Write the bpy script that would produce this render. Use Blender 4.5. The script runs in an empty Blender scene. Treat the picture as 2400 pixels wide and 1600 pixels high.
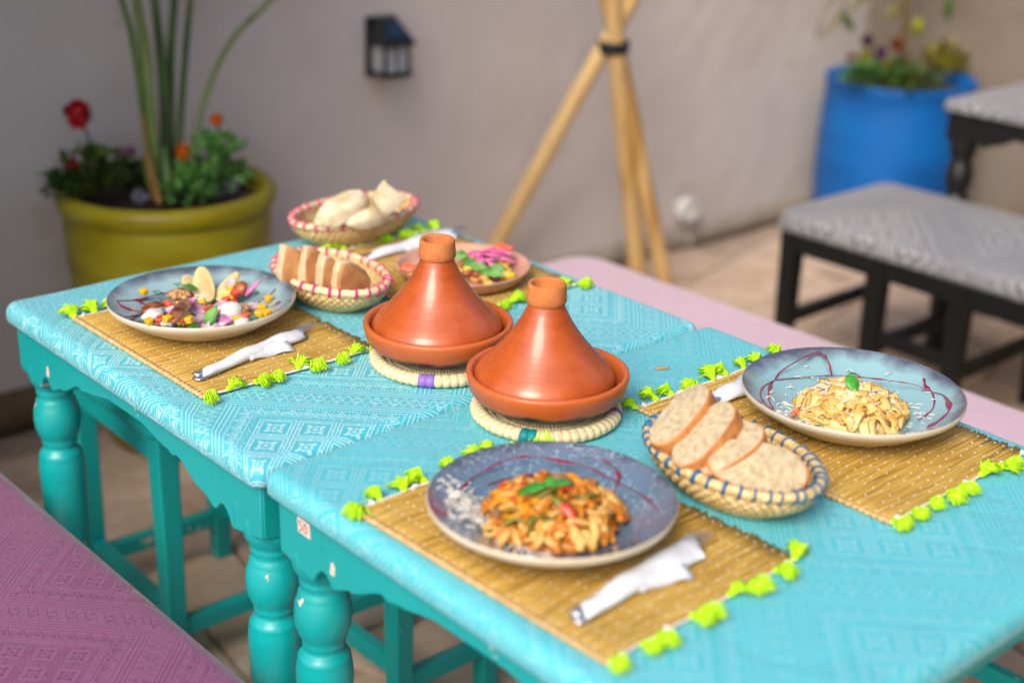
import bpy, math, random
from mathutils import Vector, Matrix, noise as mnoise

random.seed(7)
S = bpy.context.scene
COL = S.collection
R = math.radians

# ------------------------------------------------------------------ camera
YAW, PITCH, ROLL, FPX = R(47.96824), R(21.67532), R(1.65372), 3357.0
CAM = Vector((-0.81959, -1.36969, 1.55))
FW = Vector((math.cos(PITCH)*math.cos(YAW), math.cos(PITCH)*math.sin(YAW), -math.sin(PITCH)))
_r = Vector((math.sin(YAW), -math.cos(YAW), 0)); _u = _r.cross(FW)
CR = math.cos(ROLL)*_r + math.sin(ROLL)*_u
CU = -math.sin(ROLL)*_r + math.cos(ROLL)*_u
cam_d = bpy.data.cameras.new('camera'); cam = bpy.data.objects.new('camera', cam_d); COL.objects.link(cam)
m = Matrix((CR, CU, -FW)).transposed().to_4x4(); m.translation = CAM; cam.matrix_world = m
cam_d.sensor_width = 36.0; cam_d.lens = FPX*36/2400; cam_d.clip_start = .05; cam_d.clip_end = 500
cam_d.dof.use_dof = True; cam_d.dof.focus_distance = 1.97; cam_d.dof.aperture_fstop = 1.8
S.camera = cam

# ------------------------------------------------------------------ world, sun, exposure
SUN_EL, SUN_AZ = R(43), R(204)          # direction towards the sun: azimuth measured from +X
W = bpy.data.worlds.new('World'); S.world = W; W.use_nodes = True
wn = W.node_tree
sky = wn.nodes.new('ShaderNodeTexSky'); sky.sky_type = 'NISHITA'; sky.sun_disc = False
sky.sun_elevation = SUN_EL; sky.sun_rotation = math.pi/2 - SUN_AZ
sky.air_density = 1.0; sky.dust_density = 4.0; sky.ozone_density = .6; sky.altitude = 400
bgn = wn.nodes['Background']; bgn.inputs['Strength'].default_value = .15
wn.links.new(sky.outputs[0], bgn.inputs['Color'])
sd = bpy.data.lights.new('sun', 'SUN'); sun = bpy.data.objects.new('sun', sd); COL.objects.link(sun)
sd.energy = 1.5; sd.angle = R(30); sd.color = (1, .93, .84)
dv = Vector((math.cos(SUN_EL)*math.cos(SUN_AZ), math.cos(SUN_EL)*math.sin(SUN_AZ), math.sin(SUN_EL)))
sun.rotation_euler = dv.to_track_quat('Z', 'Y').to_euler(); sun.location = dv*6
S.view_settings.view_transform = 'Standard'; S.view_settings.look = 'None'
S.view_settings.gamma = 1; S.view_settings.exposure = 0.76
S.render.engine = 'CYCLES'; S.cycles.use_denoising = True
S.cycles.max_bounces = 8; S.cycles.transmission_bounces = 4

# measured from the photograph (2400 x 1600): a point at height z, or on the plane y = Y
def at(px, py, z):
    d = (px-1200)/FPX*CR + (800-py)/FPX*CU + FW
    return CAM + d*((z-CAM.z)/d.z)
def at_y(px, py, Y):
    d = (px-1200)/FPX*CR + (800-py)/FPX*CU + FW
    return CAM + d*((Y-CAM.y)/d.y)
VIEW = Vector((.669, .743, 0)); RIGHT = Vector((.743, -.669, 0)); UP = Vector((0, 0, 1))

# ------------------------------------------------------------------ mesh helpers
class MB:
    def __init__(s): s.v = []; s.f = []; s.m = []; s.uv = {}
    def add(s, vs, fs, mi=0):
        o = len(s.v); s.v += [Vector(v) for v in vs]
        for f in fs: s.f.append([i+o for i in f]); s.m.append(mi)
        return o
    def box(s, c, sz, rot=None, mi=0, taper=1.0):
        c = Vector(c); x, y, z = sz[0]/2, sz[1]/2, sz[2]/2; vs = []
        for k in (-1, 1):
            t = taper if k < 0 else 1
            for a, b in ((-1, -1), (1, -1), (1, 1), (-1, 1)):
                p = Vector((a*x*t, b*y*t, k*z)); vs.append(c + (rot @ p if rot else p))
        s.add(vs, [(3, 2, 1, 0), (4, 5, 6, 7), (0, 1, 5, 4), (1, 2, 6, 5), (2, 3, 7, 6), (3, 0, 4, 7)], mi); return s
    def bar(s, a, b, w, h, mi=0):
        a = Vector(a); b = Vector(b); d = b-a; q = d.to_track_quat('X', 'Z').to_matrix()
        return s.box((a+b)/2, (d.length, w, h), q, mi)
    def lathe(s, prof, n=48, c=(0, 0, 0), mi=0, closed=False, wob=None):
        c = Vector(c); o = len(s.v); k = len(prof)
        for i in range(n):
            t = 2*math.pi*i/n
            for r, z in prof:
                w = wob(t, z) if wob else 1
                s.v.append(c+Vector((r*w*math.cos(t), r*w*math.sin(t), z)))
        for i in range(n):
            j = (i+1) % n
            for q in range(k-1 if not closed else k):
                q2 = (q+1) % k
                s.f.append([o+i*k+q, o+j*k+q, o+j*k+q2, o+i*k+q2]); s.m.append(mi)
        return s
    def tube(s, pts, rad, n=8, mi=0, cap=True, flat=1.0, up=None, closed=False):
        pts = [Vector(p) for p in pts]; L = len(pts); o = len(s.v)
        if not hasattr(rad, '__len__'): rad = [rad]*L
        prev = up.copy() if up else None
        for i, p in enumerate(pts):
            if closed: t = pts[(i+1) % L]-pts[i-1]
            else: t = pts[min(i+1, L-1)]-pts[max(i-1, 0)]
            t = t.normalized() if t.length > 1e-9 else Vector((1, 0, 0))
            if prev is None: prev = Vector((0, 0, 1)) if abs(t.z) < .9 else Vector((1, 0, 0))
            nb = t.cross(prev)
            if nb.length < 1e-6: nb = t.orthogonal()
            nb.normalize(); nn = nb.cross(t).normalized(); prev = nn
            for k in range(n):
                a = 2*math.pi*k/n
                s.v.append(p + (nb*math.cos(a) + nn*math.sin(a)*flat)*rad[i])
        for i in range(L if closed else L-1):
            j = (i+1) % L
            for k in range(n):
                s.f.append([o+i*n+k, o+i*n+(k+1) % n, o+j*n+(k+1) % n, o+j*n+k]); s.m.append(mi)
        if cap and not closed:
            s.f.append([o+k for k in range(n)][::-1]); s.m.append(mi)
            s.f.append([o+(L-1)*n+k for k in range(n)]); s.m.append(mi)
        return s
    def blob(s, c, r, rot=None, n=8, k=6, amp=0, seed=0, mi=0, freq=2.0):
        c = Vector(c); o = len(s.v)
        if not hasattr(r, '__len__'): r = (r, r, r)
        def P(u):
            d = 1 + (amp*mnoise.noise(u*freq+Vector((seed*7.3, seed*1.7, seed))) if amp else 0)
            p = Vector((u.x*r[0]*d, u.y*r[1]*d, u.z*r[2]*d)); return c + (rot @ p if rot else p)
        s.v.append(P(Vector((0, 0, 1))))
        for i in range(1, k):
            a = math.pi*i/k
            for j in range(n):
                b = 2*math.pi*j/n
                s.v.append(P(Vector((math.sin(a)*math.cos(b), math.sin(a)*math.sin(b), math.cos(a)))))
        s.v.append(P(Vector((0, 0, -1)))); e = len(s.v)-1
        for j in range(n):
            s.f.append([o, o+1+j, o+1+(j+1) % n]); s.m.append(mi)
            s.f.append([e, e-n+(j+1) % n, e-n+j]); s.m.append(mi)
        for i in range(k-2):
            for j in range(n):
                a = o+1+i*n; s.f.append([a+j, a+n+j, a+n+(j+1) % n, a+(j+1) % n]); s.m.append(mi)
        return s
    def leaf(s, base, d, nrm, L, w, curl=.2, mi=0, seg=4, shape=1.0):
        base = Vector(base); d = d.normalized(); sd_ = d.cross(nrm)
        if sd_.length < 1e-5: sd_ = d.orthogonal()
        sd_.normalize(); up = sd_.cross(d).normalized(); vs = []; fs = []
        for i in range(seg+1):
            t = i/seg; ww = w*math.sin(math.pi*min(1, (t*.92+.06))**shape)
            c = base + d*(L*t) - up*(curl*L*t*t)
            vs += [c - sd_*ww*.5 + up*ww*.12, c - up*ww*.05, c + sd_*ww*.5 + up*ww*.12]
        for i in range(seg):
            a = i*3; fs += [(a, a+1, a+4, a+3), (a+1, a+2, a+5, a+4)]
        s.add(vs, fs, mi); return s
    def build(s, name, mats, parent=None, smooth=True, bevel=0, solid=0, sub=0, kind=None, bseg=2):
        me = bpy.data.meshes.new(name)
        off = parent_loc(parent)
        me.from_pydata([tuple(v-off) for v in s.v], [], s.f)
        if not isinstance(mats, (list, tuple)): mats = [mats]
        for mt in mats: me.materials.append(mt)
        if len(mats) > 1: me.polygons.foreach_set('material_index', s.m)
        if s.uv:
            ul = me.uv_layers.new(name='UVMap')
            for l in me.loops: ul.data[l.index].uv = s.uv.get(l.vertex_index, (0, 0))
        if smooth:
            me.polygons.foreach_set('use_smooth', [True]*len(me.polygons))
            if smooth == 'auto': me.set_sharp_from_angle(angle=R(38))
        me.update()
        ob = bpy.data.objects.new(name, me); COL.objects.link(ob)
        if parent: ob.parent = parent
        if bevel:
            b = ob.modifiers.new('bevel', 'BEVEL'); b.width = bevel; b.segments = bseg; b.limit_method = 'ANGLE'; b.angle_limit = R(40)
        if solid:
            b = ob.modifiers.new('solid', 'SOLIDIFY'); b.thickness = solid; b.offset = 0
        if sub:
            b = ob.modifiers.new('sub', 'SUBSURF'); b.levels = sub; b.render_levels = sub
        if kind: ob['kind'] = kind
        return ob
def parent_loc(p):
    v = Vector((0, 0, 0))
    while p: v = v + p.location; p = p.parent
    return v
def thing(name, label, cat, loc, group=None):
    o = bpy.data.objects.new(name, None); COL.objects.link(o); o.location = loc
    o.empty_display_size = .05; return tag(o, label, cat, group)
def tag(o, label, cat, group=None):
    o['label'] = label; o['category'] = cat
    if group: o['group'] = group
    return o

def rrect(x0, x1, y0, y1, r, n=6):
    """outline of a rounded rectangle, counter-clockwise, with outward normals"""
    out = []
    for cx, cy, a0 in ((x1-r, y1-r, 0), (x0+r, y1-r, 90), (x0+r, y0+r, 180), (x1-r, y0+r, 270)):
        for i in range(n+1):
            a = R(a0+90*i/n); out.append((cx+r*math.cos(a), cy+r*math.sin(a), math.cos(a), math.sin(a)))
    return out
def pad(x0, x1, y0, y1, z0, z1, rc=.03, re=.02, crown=0., under=.012, puff=0., seed=0):
    """soft slab with rounded corners and edges; uv unrolls over the edge"""
    mb = MB(); ol = rrect(x0, x1, y0, y1, rc)
    # densify the straight sides
    dens = []
    for i, a in enumerate(ol):
        b = ol[(i+1) % len(ol)]; L = math.hypot(b[0]-a[0], b[1]-a[1]); k = max(1, int(L/.03))
        for j in range(k):
            t = j/k; dens.append(tuple(a[q]*(1-t)+b[q]*t for q in range(4)))
    ol = dens; N = len(ol)
    prof = [(under, z0, 0)]; s = under
    prof.append((.003, z0, 0)); prof.append((0, z0+.004, 0))
    hgt = z1-re
    if hgt > z0+.02: prof.append((-puff, (z0+hgt)/2, 0))
    for i in range(7):
        a = math.pi/2*i/6; prof.append((re*(1-math.cos(a)), hgt+re*math.sin(a), 0))
    dmax = min(x1-x0, y1-y0)/2-.012; d = re+.008
    inner = []
    while d < dmax: inner.append(d); d += max(.018, (d-re)*.5)
    inner.append(dmax)
    for d in inner:
        t = (d-re)/(dmax-re); prof.append((d, z1+crown*(1-(1-t)**2.2), 0))
    arc = [0]*len(prof)
    for i in range(len(prof)-2, -1, -1):
        arc[i] = arc[i+1]+math.hypot(prof[i][0]-prof[i+1][0], prof[i][1]-prof[i+1][1])
    cx, cy = (x0+x1)/2, (y0+y1)/2; hx, hy = (x1-x0)/2, (y1-y0)/2
    top = prof[-1][0]
    for k, (ins, z, _) in enumerate(prof):
        for (x, y, nx, ny) in ol:
            # inset keeps the straight sides parallel
            px = x-nx*ins if ins <= rc else cx+(x-cx)*max(0, (hx-ins)/hx); py = y-ny*ins if ins <= rc else cy+(y-cy)*max(0, (hy-ins)/hy)
            w = mnoise.noise(Vector((px*9, py*9, z*9+seed)))*.0012 if z > z0+.01 else 0
            mb.uv[len(mb.v)] = ((cx+(x-cx)*(hx-top)/hx)+nx*arc[k], (cy+(y-cy)*(hy-top)/hy)+ny*arc[k]) if ins <= rc else (px, py)
            if ins <= rc:
                e = re-ins if z >= hgt else re+(hgt-z)
                mb.uv[len(mb.v)] = (px+nx*max(0, e*.6 if z >= hgt else ins+hgt-z+re*.6), py+ny*max(0, e*.6 if z >= hgt else ins+hgt-z+re*.6))
            mb.v.append(Vector((px, py, z+w)))
    for k in range(len(prof)-1):
        for i in range(N):
            j = (i+1) % N; mb.f.append([k*N+i, k*N+j, (k+1)*N+j, (k+1)*N+i]); mb.m.append(0)
    mb.f.append([(len(prof)-1)*N+i for i in range(N)]); mb.m.append(0)
    mb.f.append([i for i in range(N)][::-1]); mb.m.append(0)
    return mb

# ------------------------------------------------------------------ node helpers
class Ex:
    """arithmetic on shader sockets"""
    def __init__(s, nt, k): s.nt = nt; s.k = k
    def op(s, o, *a):
        n = s.nt.nodes.new('ShaderNodeMath'); n.operation = o
        for i, x in enumerate((s,)+a):
            if isinstance(x, Ex): s.nt.links.new(x.k, n.inputs[i])
            else: n.inputs[i].default_value = x
        return Ex(s.nt, n.outputs[0])
    def __add__(s, o): return s.op('ADD', o)
    __radd__ = __add__
    def __sub__(s, o): return s.op('SUBTRACT', o)
    def __rsub__(s, o): return s.op('MULTIPLY', -1.).op('ADD', o)
    def __mul__(s, o): return s.op('MULTIPLY', o)
    __rmul__ = __mul__
    def __truediv__(s, o): return s.op('DIVIDE', o)
    def abs(s): return s.op('ABSOLUTE')
    def fr(s): return s.op('FRACT')
    def fl(s): return s.op('FLOOR')
    def mx(s, o): return s.op('MAXIMUM', o)
    def mn(s, o): return s.op('MINIMUM', o)
    def lt(s, o): return s.op('LESS_THAN', o)
    def gt(s, o): return s.op('GREATER_THAN', o)
    def sin(s): return s.op('SINE')
    def near(s, c, w): return (s-c).abs().lt(w)
    def band(s, a, b): return s.gt(a)*s.lt(b)
def mat(name, color=(.5, .5, .5), rough=.6, spec=.5, metal=0, coat=0, sss=0, sheen=0):
    m = bpy.data.materials.new(name); m.use_nodes = True
    b = m.node_tree.nodes['Principled BSDF']
    b.inputs['Base Color'].default_value = (*color, 1); b.inputs['Roughness'].default_value = rough
    b.inputs['Specular IOR Level'].default_value = spec; b.inputs['Metallic'].default_value = metal
    b.inputs['Coat Weight'].default_value = coat; b.inputs['Coat Roughness'].default_value = .12
    if sss:
        b.inputs['Subsurface Weight'].default_value = sss; b.inputs['Subsurface Radius'].default_value = (.01, .006, .003); b.inputs['Subsurface Scale'].default_value = .6
    if sheen: b.inputs['Sheen Weight'].default_value = sheen; b.inputs['Sheen Roughness'].default_value = .4
    return m
def bs(m): return m.node_tree.nodes['Principled BSDF']
def coords(m, kind='Object'):
    n = m.node_tree.nodes.new('ShaderNodeTexCoord'); return n.outputs[kind]
def xyz(m, sock):
    n = m.node_tree.nodes.new('ShaderNodeSeparateXYZ'); m.node_tree.links.new(sock, n.inputs[0])
    return [Ex(m.node_tree, n.outputs[i]) for i in range(3)]
def noise(m, sock, scale, detail=4, rough=.55, stretch=None, dist=0):
    nt = m.node_tree
    if stretch:
        mp = nt.nodes.new('ShaderNodeMapping'); mp.inputs['Scale'].default_value = stretch
        nt.links.new(sock, mp.inputs[0]); sock = mp.outputs[0]
    n = nt.nodes.new('ShaderNodeTexNoise'); n.inputs['Scale'].default_value = scale
    n.inputs['Detail'].default_value = detail; n.inputs['Roughness'].default_value = rough; n.inputs['Distortion'].default_value = dist
    nt.links.new(sock, n.inputs['Vector']); return Ex(nt, n.outputs['Fac'])
def voro(m, sock, scale, feat='F1', out='Distance'):
    nt = m.node_tree; n = nt.nodes.new('ShaderNodeTexVoronoi'); n.feature = feat; n.inputs['Scale'].default_value = scale
    nt.links.new(sock, n.inputs['Vector']); return Ex(nt, n.outputs[out])
def ramp(m, fac, stops):
    nt = m.node_tree; n = nt.nodes.new('ShaderNodeValToRGB'); e = n.color_ramp.elements
    while len(e) < len(stops): e.new(.5)
    for el, (p, c) in zip(e, stops): el.position = p; el.color = (*c, 1)
    nt.links.new(fac.k, n.inputs[0]); return n.outputs[0]
def mixc(m, fac, a, b, blend='MIX'):
    nt = m.node_tree; n = nt.nodes.new('ShaderNodeMix'); n.data_type = 'RGBA'; n.blend_type = blend
    for x, i in ((fac, 0), (a, 6), (b, 7)):
        if isinstance(x, Ex): nt.links.new(x.k, n.inputs[i])
        elif isinstance(x, bpy.types.NodeSocket): nt.links.new(x, n.inputs[i])
        elif i == 0: n.inputs[0].default_value = x
        else: n.inputs[i].default_value = (*x, 1)
    return n.outputs[2]
def setc(m, sock): m.node_tree.links.new(sock, bs(m).inputs['Base Color'])
def setr(m, e): m.node_tree.links.new(e.k, bs(m).inputs['Roughness'])
def bump(m, e, strength=.3, dist=.002):
    nt = m.node_tree; n = nt.nodes.new('ShaderNodeBump'); n.inputs['Strength'].default_value = strength; n.inputs['Distance'].default_value = dist
    nt.links.new(e.k, n.inputs['Height']); 
    prev = bs(m).inputs['Normal']
    if prev.is_linked: nt.links.new(prev.links[0].from_socket, n.inputs['Normal'])
    nt.links.new(n.outputs[0], prev)
def rnd(m):
    n = m.node_tree.nodes.new('ShaderNodeObjectInfo'); return Ex(m.node_tree, n.outputs['Random'])
def varied(name, cols, rough=.6, scale=40, detail=4, bmp=.2, bd=.001, stretch=None, spec=.4, sss=0, coat=0, lo=.35, hi=.65, objrand=0.):
    """two or three colours mixed by noise, with matching fine relief"""
    m = mat(name, cols[0], rough, spec, sss=sss, coat=coat); c = coords(m)
    n = noise(m, c, scale, detail, stretch=stretch)
    if objrand: n = n+(rnd(m)-.5)*objrand
    k = len(cols); setc(m, ramp(m, n, [(lo+(hi-lo)*i/max(1, k-1), cols[i]) for i in range(k)]))
    if bmp: bump(m, n, bmp, bd)
    return m

# ------------------------------------------------------------------ materials
def brocade(name, base, line, amount=1., a0=-.40-.0325, b0=.185, T=.30, rough=.45, relief=.0006, base2=None, sheen=.3, worn=.25):
    """woven geometric fabric, laid on the bias: bands of triple lines round squares of small diamonds"""
    m = mat(name, base, rough, .35, sheen=sheen); uvs = coords(m, 'UV'); nt = m.node_tree
    nz = noise(m, uvs, 260, 2); x, y, _ = xyz(m, uvs)
    wob = (nz-.5)*.0016
    a = (x-y)*.70711+wob; b = (x+y)*.70711+wob
    u = ((a-a0)/T).fr()*T; v = ((b-b0)/T).fr()*T
    B = .065
    def bandpat(p, q):               # p across the band, q along it
        ln = p.near(.003, .0010).mx(p.near(.009, .0010)).mx(p.near(.015, .0009)).mx(p.near(.0505, .0009)).mx(p.near(.0565, .0010)).mx(p.near(.0625, .0010))
        t = (q/.026).fr(); zz = ((t-.5).abs()*2)                     # triangle wave
        pc = (p-.0325)/.014
        z1 = (pc-(zz*2-1)).abs().lt(.13); z2 = (pc+(zz*2-1)).abs().lt(.13)
        tri = (pc.abs()*.5+zz).near(.2, .14)*pc.abs().band(.25, .8)
        sc = noise(m, comb(q*420, p*420), 1.0, 1).gt(.60)*pc.abs().lt(.95)*.75
        return ln.mx((z1.mx(z2*.8)).mx(tri).mx(sc)*p.band(.018, .047))
    def comb(p, q):
        n = nt.nodes.new('ShaderNodeCombineXYZ'); nt.links.new(p.k, n.inputs[0]); nt.links.new(q.k, n.inputs[1]); return n.outputs[0]
    ub, vb = u.lt(B), v.lt(B)
    s, t = u-B, v-B; C = T-B
    # border inside each cell: dots, then triangles
    ds = s.mn(C-s); dt = t.mn(C-t); d = ds.mn(dt); alongs = ds.lt(dt); run = alongs*t+(1-alongs)*s
    dots = d.near(.0045, .0018)*((run/.0052).fr().lt(.55))
    tr = (run/.022).fr(); tz = (tr-.5).abs()*2
    dd = (d-.008)/.017
    zig = (dd-tz).abs().lt(.11)+0*dd; fill = (dd-tz).gt(.32)*dd.lt(.86)*tz.lt(.55)
    comb1 = ((run/.0034).fr().lt(.42))*dd.band(.2, .75)*tz.gt(.72)
    brd = (zig.mx(fill*.85).mx(comb1))*d.band(.008, .025)
    edge = d.near(.0268, .0008)
    scr = noise(m, comb(s*330, t*330), 1.0, 1).gt(.58)*d.band(.029, .036)
    # 3 x 3 small squares
    I0 = .038; P = (C-2*I0)/3
    sp = ((s-I0)/P).fr()-.5; tp = ((t-I0)/P).fr()-.5
    mm = sp.abs().mx(tp.abs()); nn = sp.abs().mn(tp.abs())
    outl = mm.near(.455, .022).mx(mm.near(.365, .022))
    tick = mm.band(.365, .455)*nn.near(.0, .03)
    petal = (mm-nn).lt(.085)*mm.band(.11, .235)
    petal2 = nn.lt(.045)*mm.band(.13, .21)
    mid = mm.lt(.055)
    inner = outl.mx(tick).mx(petal).mx(petal2).mx(mid)*d.gt(I0)
    cell = dots.mx(brd).mx(edge).mx(scr).mx(inner)*(1-ub)*(1-vb)
    pat = cell.mx(bandpat(u, v)*ub*(1-vb)).mx(bandpat(v, u)*vb)
    wear = noise(m, uvs, 14, 5); fib = noise(m, uvs, 900, 2)
    msk = pat*(.55+.6*fib).mn(1)*(amount*(1-worn)+worn*amount*2*wear)
    col = mixc(m, wear, base, base2 or base)
    setc(m, mixc(m, msk.mn(1), col, line))
    bump(m, pat+fib*.35, .5, relief)
    bump(m, noise(m, uvs, 7, 3), .35, .006); cr = (noise(m, uvs, 3.2, 3, .55, dist=.6)-.5).abs(); bump(m, cr.mn(.035)*28, .35, .0022)
    return m
M = {}
M['cloth'] = brocade('turquoise_brocade', (.045, .39, .47), (.56, .77, .81), .72, base2=(.085, .49, .56), rough=.4, sheen=.15)
M['cloth_pale'] = brocade('pale_turquoise_brocade', (.085, .49, .55), (.38, .61, .66), .5, a0=-.33, b0=.06, base2=(.055, .42, .49), relief=.0004, rough=.38, sheen=.15)
M['pink'] = brocade('pink_brocade', (.26, .090, .185), (.13, .020, .08), .95, a0=.1, b0=.02, T=.27, base2=(.22, .065, .155), relief=.0018, sheen=.3, rough=.5)  # base darkened: the dim near left corner is put into the colour
M['pale_pink'] = brocade('pale_pink_brocade', (.62, .42, .50), (.55, .33, .42), .7, a0=.1, b0=.12, base2=(.60, .40, .49), relief=.0006, sheen=.6, rough=.45)
M['grey_fab'] = brocade('grey_brocade', (.10, .10, .125), (.44, .43, .40), 1.0, a0=.0, b0=.03, T=.42, base2=(.14, .14, .17), sheen=.25, relief=.002)

def paint(name, col, chip=(.62, .52, .42), chips=.70, rough=.32):
    m = mat(name, col, rough, .5); c = coords(m)
    n1 = noise(m, c, 22, 6, .6); n2 = noise(m, c, 5, 3); n3 = noise(m, c, 60, 3, stretch=(1, 1, .12))
    base = mixc(m, n2, col, tuple(k*.78 for k in col))
    base = mixc(m, n3.gt(.70)*.35, base, tuple(k*.5 for k in col))
    mask = (n1+(n2-.5)*.25).gt(chips)
    setc(m, mixc(m, mask, base, chip)); bump(m, n3*.6-mask*1.0, .5, .0014); bump(m, noise(m, c, 150, 3, stretch=(1, 1, .08)), .3, .0008)
    setr(m, mask*.4+rough+(n2-.5)*.2)
    return m
M['teal'] = paint('teal_paint', (.004, .36, .355), chips=.675)
M['black'] = paint('black_paint', (.006, .006, .006), (.03, .025, .02), .85, rough=.45)
M['wall'] = varied('mauve_plaster', [(.51, .445, .415), (.60, .535, .50), (.64, .58, .54)], .9, 1.3, 6, .0, lo=.3, hi=.7)
mw = M['wall']; cw = coords(mw)
prev = bs(mw).inputs['Base Color'].links[0].from_socket
sp_ = noise(mw, cw, 5, 4, .6).gt(.66)*.16
prev = mixc(mw, sp_, prev, (.24, .19, .14)); setc(mw, prev)
bump(mw, noise(mw, cw, 9, 5), .3, .02); bump(mw, noise(mw, cw, 160, 4), .25, .002)
M['wall_tan'] = varied('tan_plaster', [(.17, .135, .105), (.22, .178, .14), (.20, .165, .135)], .9, 3, 5, .3, .01)
M['skirt'] = varied('brown_skirting', [(.10, .06, .035), (.16, .10, .06)], .8, 8, 5, .3, .004)
M['skirt_pale'] = varied('pale_skirting', [(.36, .31, .26), (.28, .22, .17)], .8, 8, 5, .3, .004)
M['stone'] = varied('floor_stone', [(.34, .23, .155), (.58, .44, .33), (.48, .34, .24), (.64, .53, .42)], .7, 5, 6, .4, .003, lo=.28, hi=.72, objrand=.12)
M['grout'] = varied('floor_grout', [(.34, .25, .18), (.44, .34, .26)], .9, 20, 4, .3, .003)
M['terracotta'] = mat('glazed_terracotta', (.5, .115, .03), .25, .5, coat=.3)
mt_ = M['terracotta']; c_ = coords(mt_)
n_ = noise(mt_, c_, 22, 5); nz_ = noise(mt_, c_, 90, 3, stretch=(.15, .15, 1.6))
setc(mt_, ramp(mt_, n_*.7+nz_*.3, [(.3, (.33, .056, .011)), (.5, (.43, .082, .016)), (.7, (.50, .11, .026))]))
setr(mt_, .13+noise(mt_, c_, 34, 5)*.34); bump(mt_, nz_, .3, .001); bump(mt_, noise(mt_, c_, 1.0, 2, stretch=(2, 2, 110)), .35, .0010)
pit = voro(mt_, c_, 95).lt(.055); pv = bs(mt_).inputs['Base Color'].links[0].from_socket; setc(mt_, mixc(mt_, pit*.7, pv, (.10, .03, .015))); drip = noise(mt_, c_, 16, 4, stretch=(1, 1, .22)).gt(.56)*.45; setc(mt_, mixc(mt_, drip, bs(mt_).inputs['Base Color'].links[0].from_socket, (.36, .06, .012))); bump(mt_, noise(mt_, c_, 14, 3), .2, .002)
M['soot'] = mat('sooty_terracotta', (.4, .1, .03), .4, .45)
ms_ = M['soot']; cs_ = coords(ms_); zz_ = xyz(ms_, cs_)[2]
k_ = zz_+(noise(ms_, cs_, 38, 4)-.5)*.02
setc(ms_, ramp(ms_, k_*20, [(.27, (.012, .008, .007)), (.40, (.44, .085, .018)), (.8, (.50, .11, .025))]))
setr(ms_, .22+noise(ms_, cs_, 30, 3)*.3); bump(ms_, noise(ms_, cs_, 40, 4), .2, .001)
M['bisque'] = varied('raw_clay', [(.46, .14, .035), (.56, .19, .055)], .8, 60, 4, .2, .0006)
M['clay_dish'] = varied('pale_clay', [(.52, .25, .16), (.60, .33, .24)], .55, 30, 4, .15, .0006)
M['cream'] = varied('cream_glaze', [(.56, .47, .34), (.62, .54, .40)], .28, 20, 3, 0, coat=.3)
def glaze(name, rim, mid, well, speck=None, Rr=.14):
    m = mat(name, mid, .14, .5, coat=.4); c = coords(m); x, y, z = xyz(m, c)
    r = (x*x+y*y).op('SQRT')/Rr
    n = noise(m, c, 30, 5, .6); n2 = noise(m, c, 9, 3)
    f = r+(n-.5)*.22+(n2-.5)*.25
    col = ramp(m, f, [(.30, well), (.58, mid), (.86, mid), (.975, rim), (1., tuple(k*.6 for k in rim))])
    if speck:
        s_ = noise(m, c, 150, 4, .7).gt(.57)*(n.gt(.45))*.55; col = mixc(m, s_, col, speck)
    setc(m, col); bump(m, n2, .15, .002); return m
M['glaze_a'] = glaze('grey_teal_glaze', (.13, .16, .20), (.30, .44, .47), (.38, .52, .54))
M['glaze_b'] = glaze('teal_glaze', (.12, .14, .18), (.25, .43, .46), (.38, .55, .58), Rr=.146)
M['glaze_n'] = glaze('slate_glaze', (.12, .14, .19), (.11, .17, .24), (.17, .24, .31), (.32, .42, .47))
M['straw'] = varied('straw', [(.16, .08, .012), (.42, .24, .04), (.54, .33, .065), (.62, .42, .12)], .5, 1.0, 4, .4, .0008, stretch=(12, 380, 60), lo=.30, hi=.64)
M['raffia'] = varied('raffia', [(.46, .28, .10), (.62, .43, .20)], .6, 120, 3, .3, .0006)
M['palm'] = varied('pale_palm', [(.58, .46, .24), (.72, .62, .38), (.64, .52, .30)], .55, 160, 3, .35, .0006)
M['palm_tan'] = varied('tan_palm', [(.50, .33, .12), (.66, .47, .20), (.72, .56, .30)], .55, 130, 3, .4, .0006)
M['lime'] = varied('lime_yarn', [(.34, .66, .004), (.48, .84, .01), (.58, .90, .06)], .8, 260, 3, .2, .0006, spec=.2)
M['knot'] = mat('white_cotton', (.72, .70, .62), .9, .2)
M['magenta'] = mat('magenta_straw', (.70, .012, .17), .5, .4)
M['navy'] = mat('blue_straw', (.012, .115, .26), .5, .4)
M['purple'] = mat('purple_straw', (.25, .14, .48), .5, .4)
M['plum'] = mat('plum_straw', (.26, .07, .22), .5, .4)
M['tealstraw'] = mat('teal_straw', (.0, .20, .22), .5, .4)
M['paper'] = varied('white_paper', [(.60, .62, .66), (.68, .69, .72)], .85, 60, 3, .2, .0006)
M['steel'] = mat('steel', (.72, .72, .74), .34, .5, metal=1)
M['crumb'] = varied('bread_crumb', [(.40, .30, .165), (.50, .40, .24), (.57, .47, .31)], .9, 120, 6, .8, .003)
M['crumb_w'] = varied('white_crumb', [(.54, .40, .22), (.68, .55, .36)], .85, 110, 4, .6, .0015, sss=.1)
mc_ = M['crumb']; cc_ = coords(mc_)
hole = voro(mc_, cc_, 260).lt(.20)*noise(mc_, cc_, 60, 2).gt(.46); hole2 = (voro(mc_, cc_, 95)+(noise(mc_, cc_, 90, 3)-.5)*.35).lt(.15)
hol = hole.mx(hole2); pv = bs(mc_).inputs['Base Color'].links[0].from_socket
setc(mc_, mixc(mc_, hol*.45, pv, (.34, .20, .11))); bump(mc_, 1-hol, .6, .0025)
M['crust'] = varied('bread_crust', [(.42, .14, .035), (.60, .26, .08)], .6, 70, 4, .4, .001)
M['crust_t'] = varied('tan_crust', [(.36, .15, .05), (.48, .23, .09)], .65, 45, 4, .3, .001)
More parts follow.
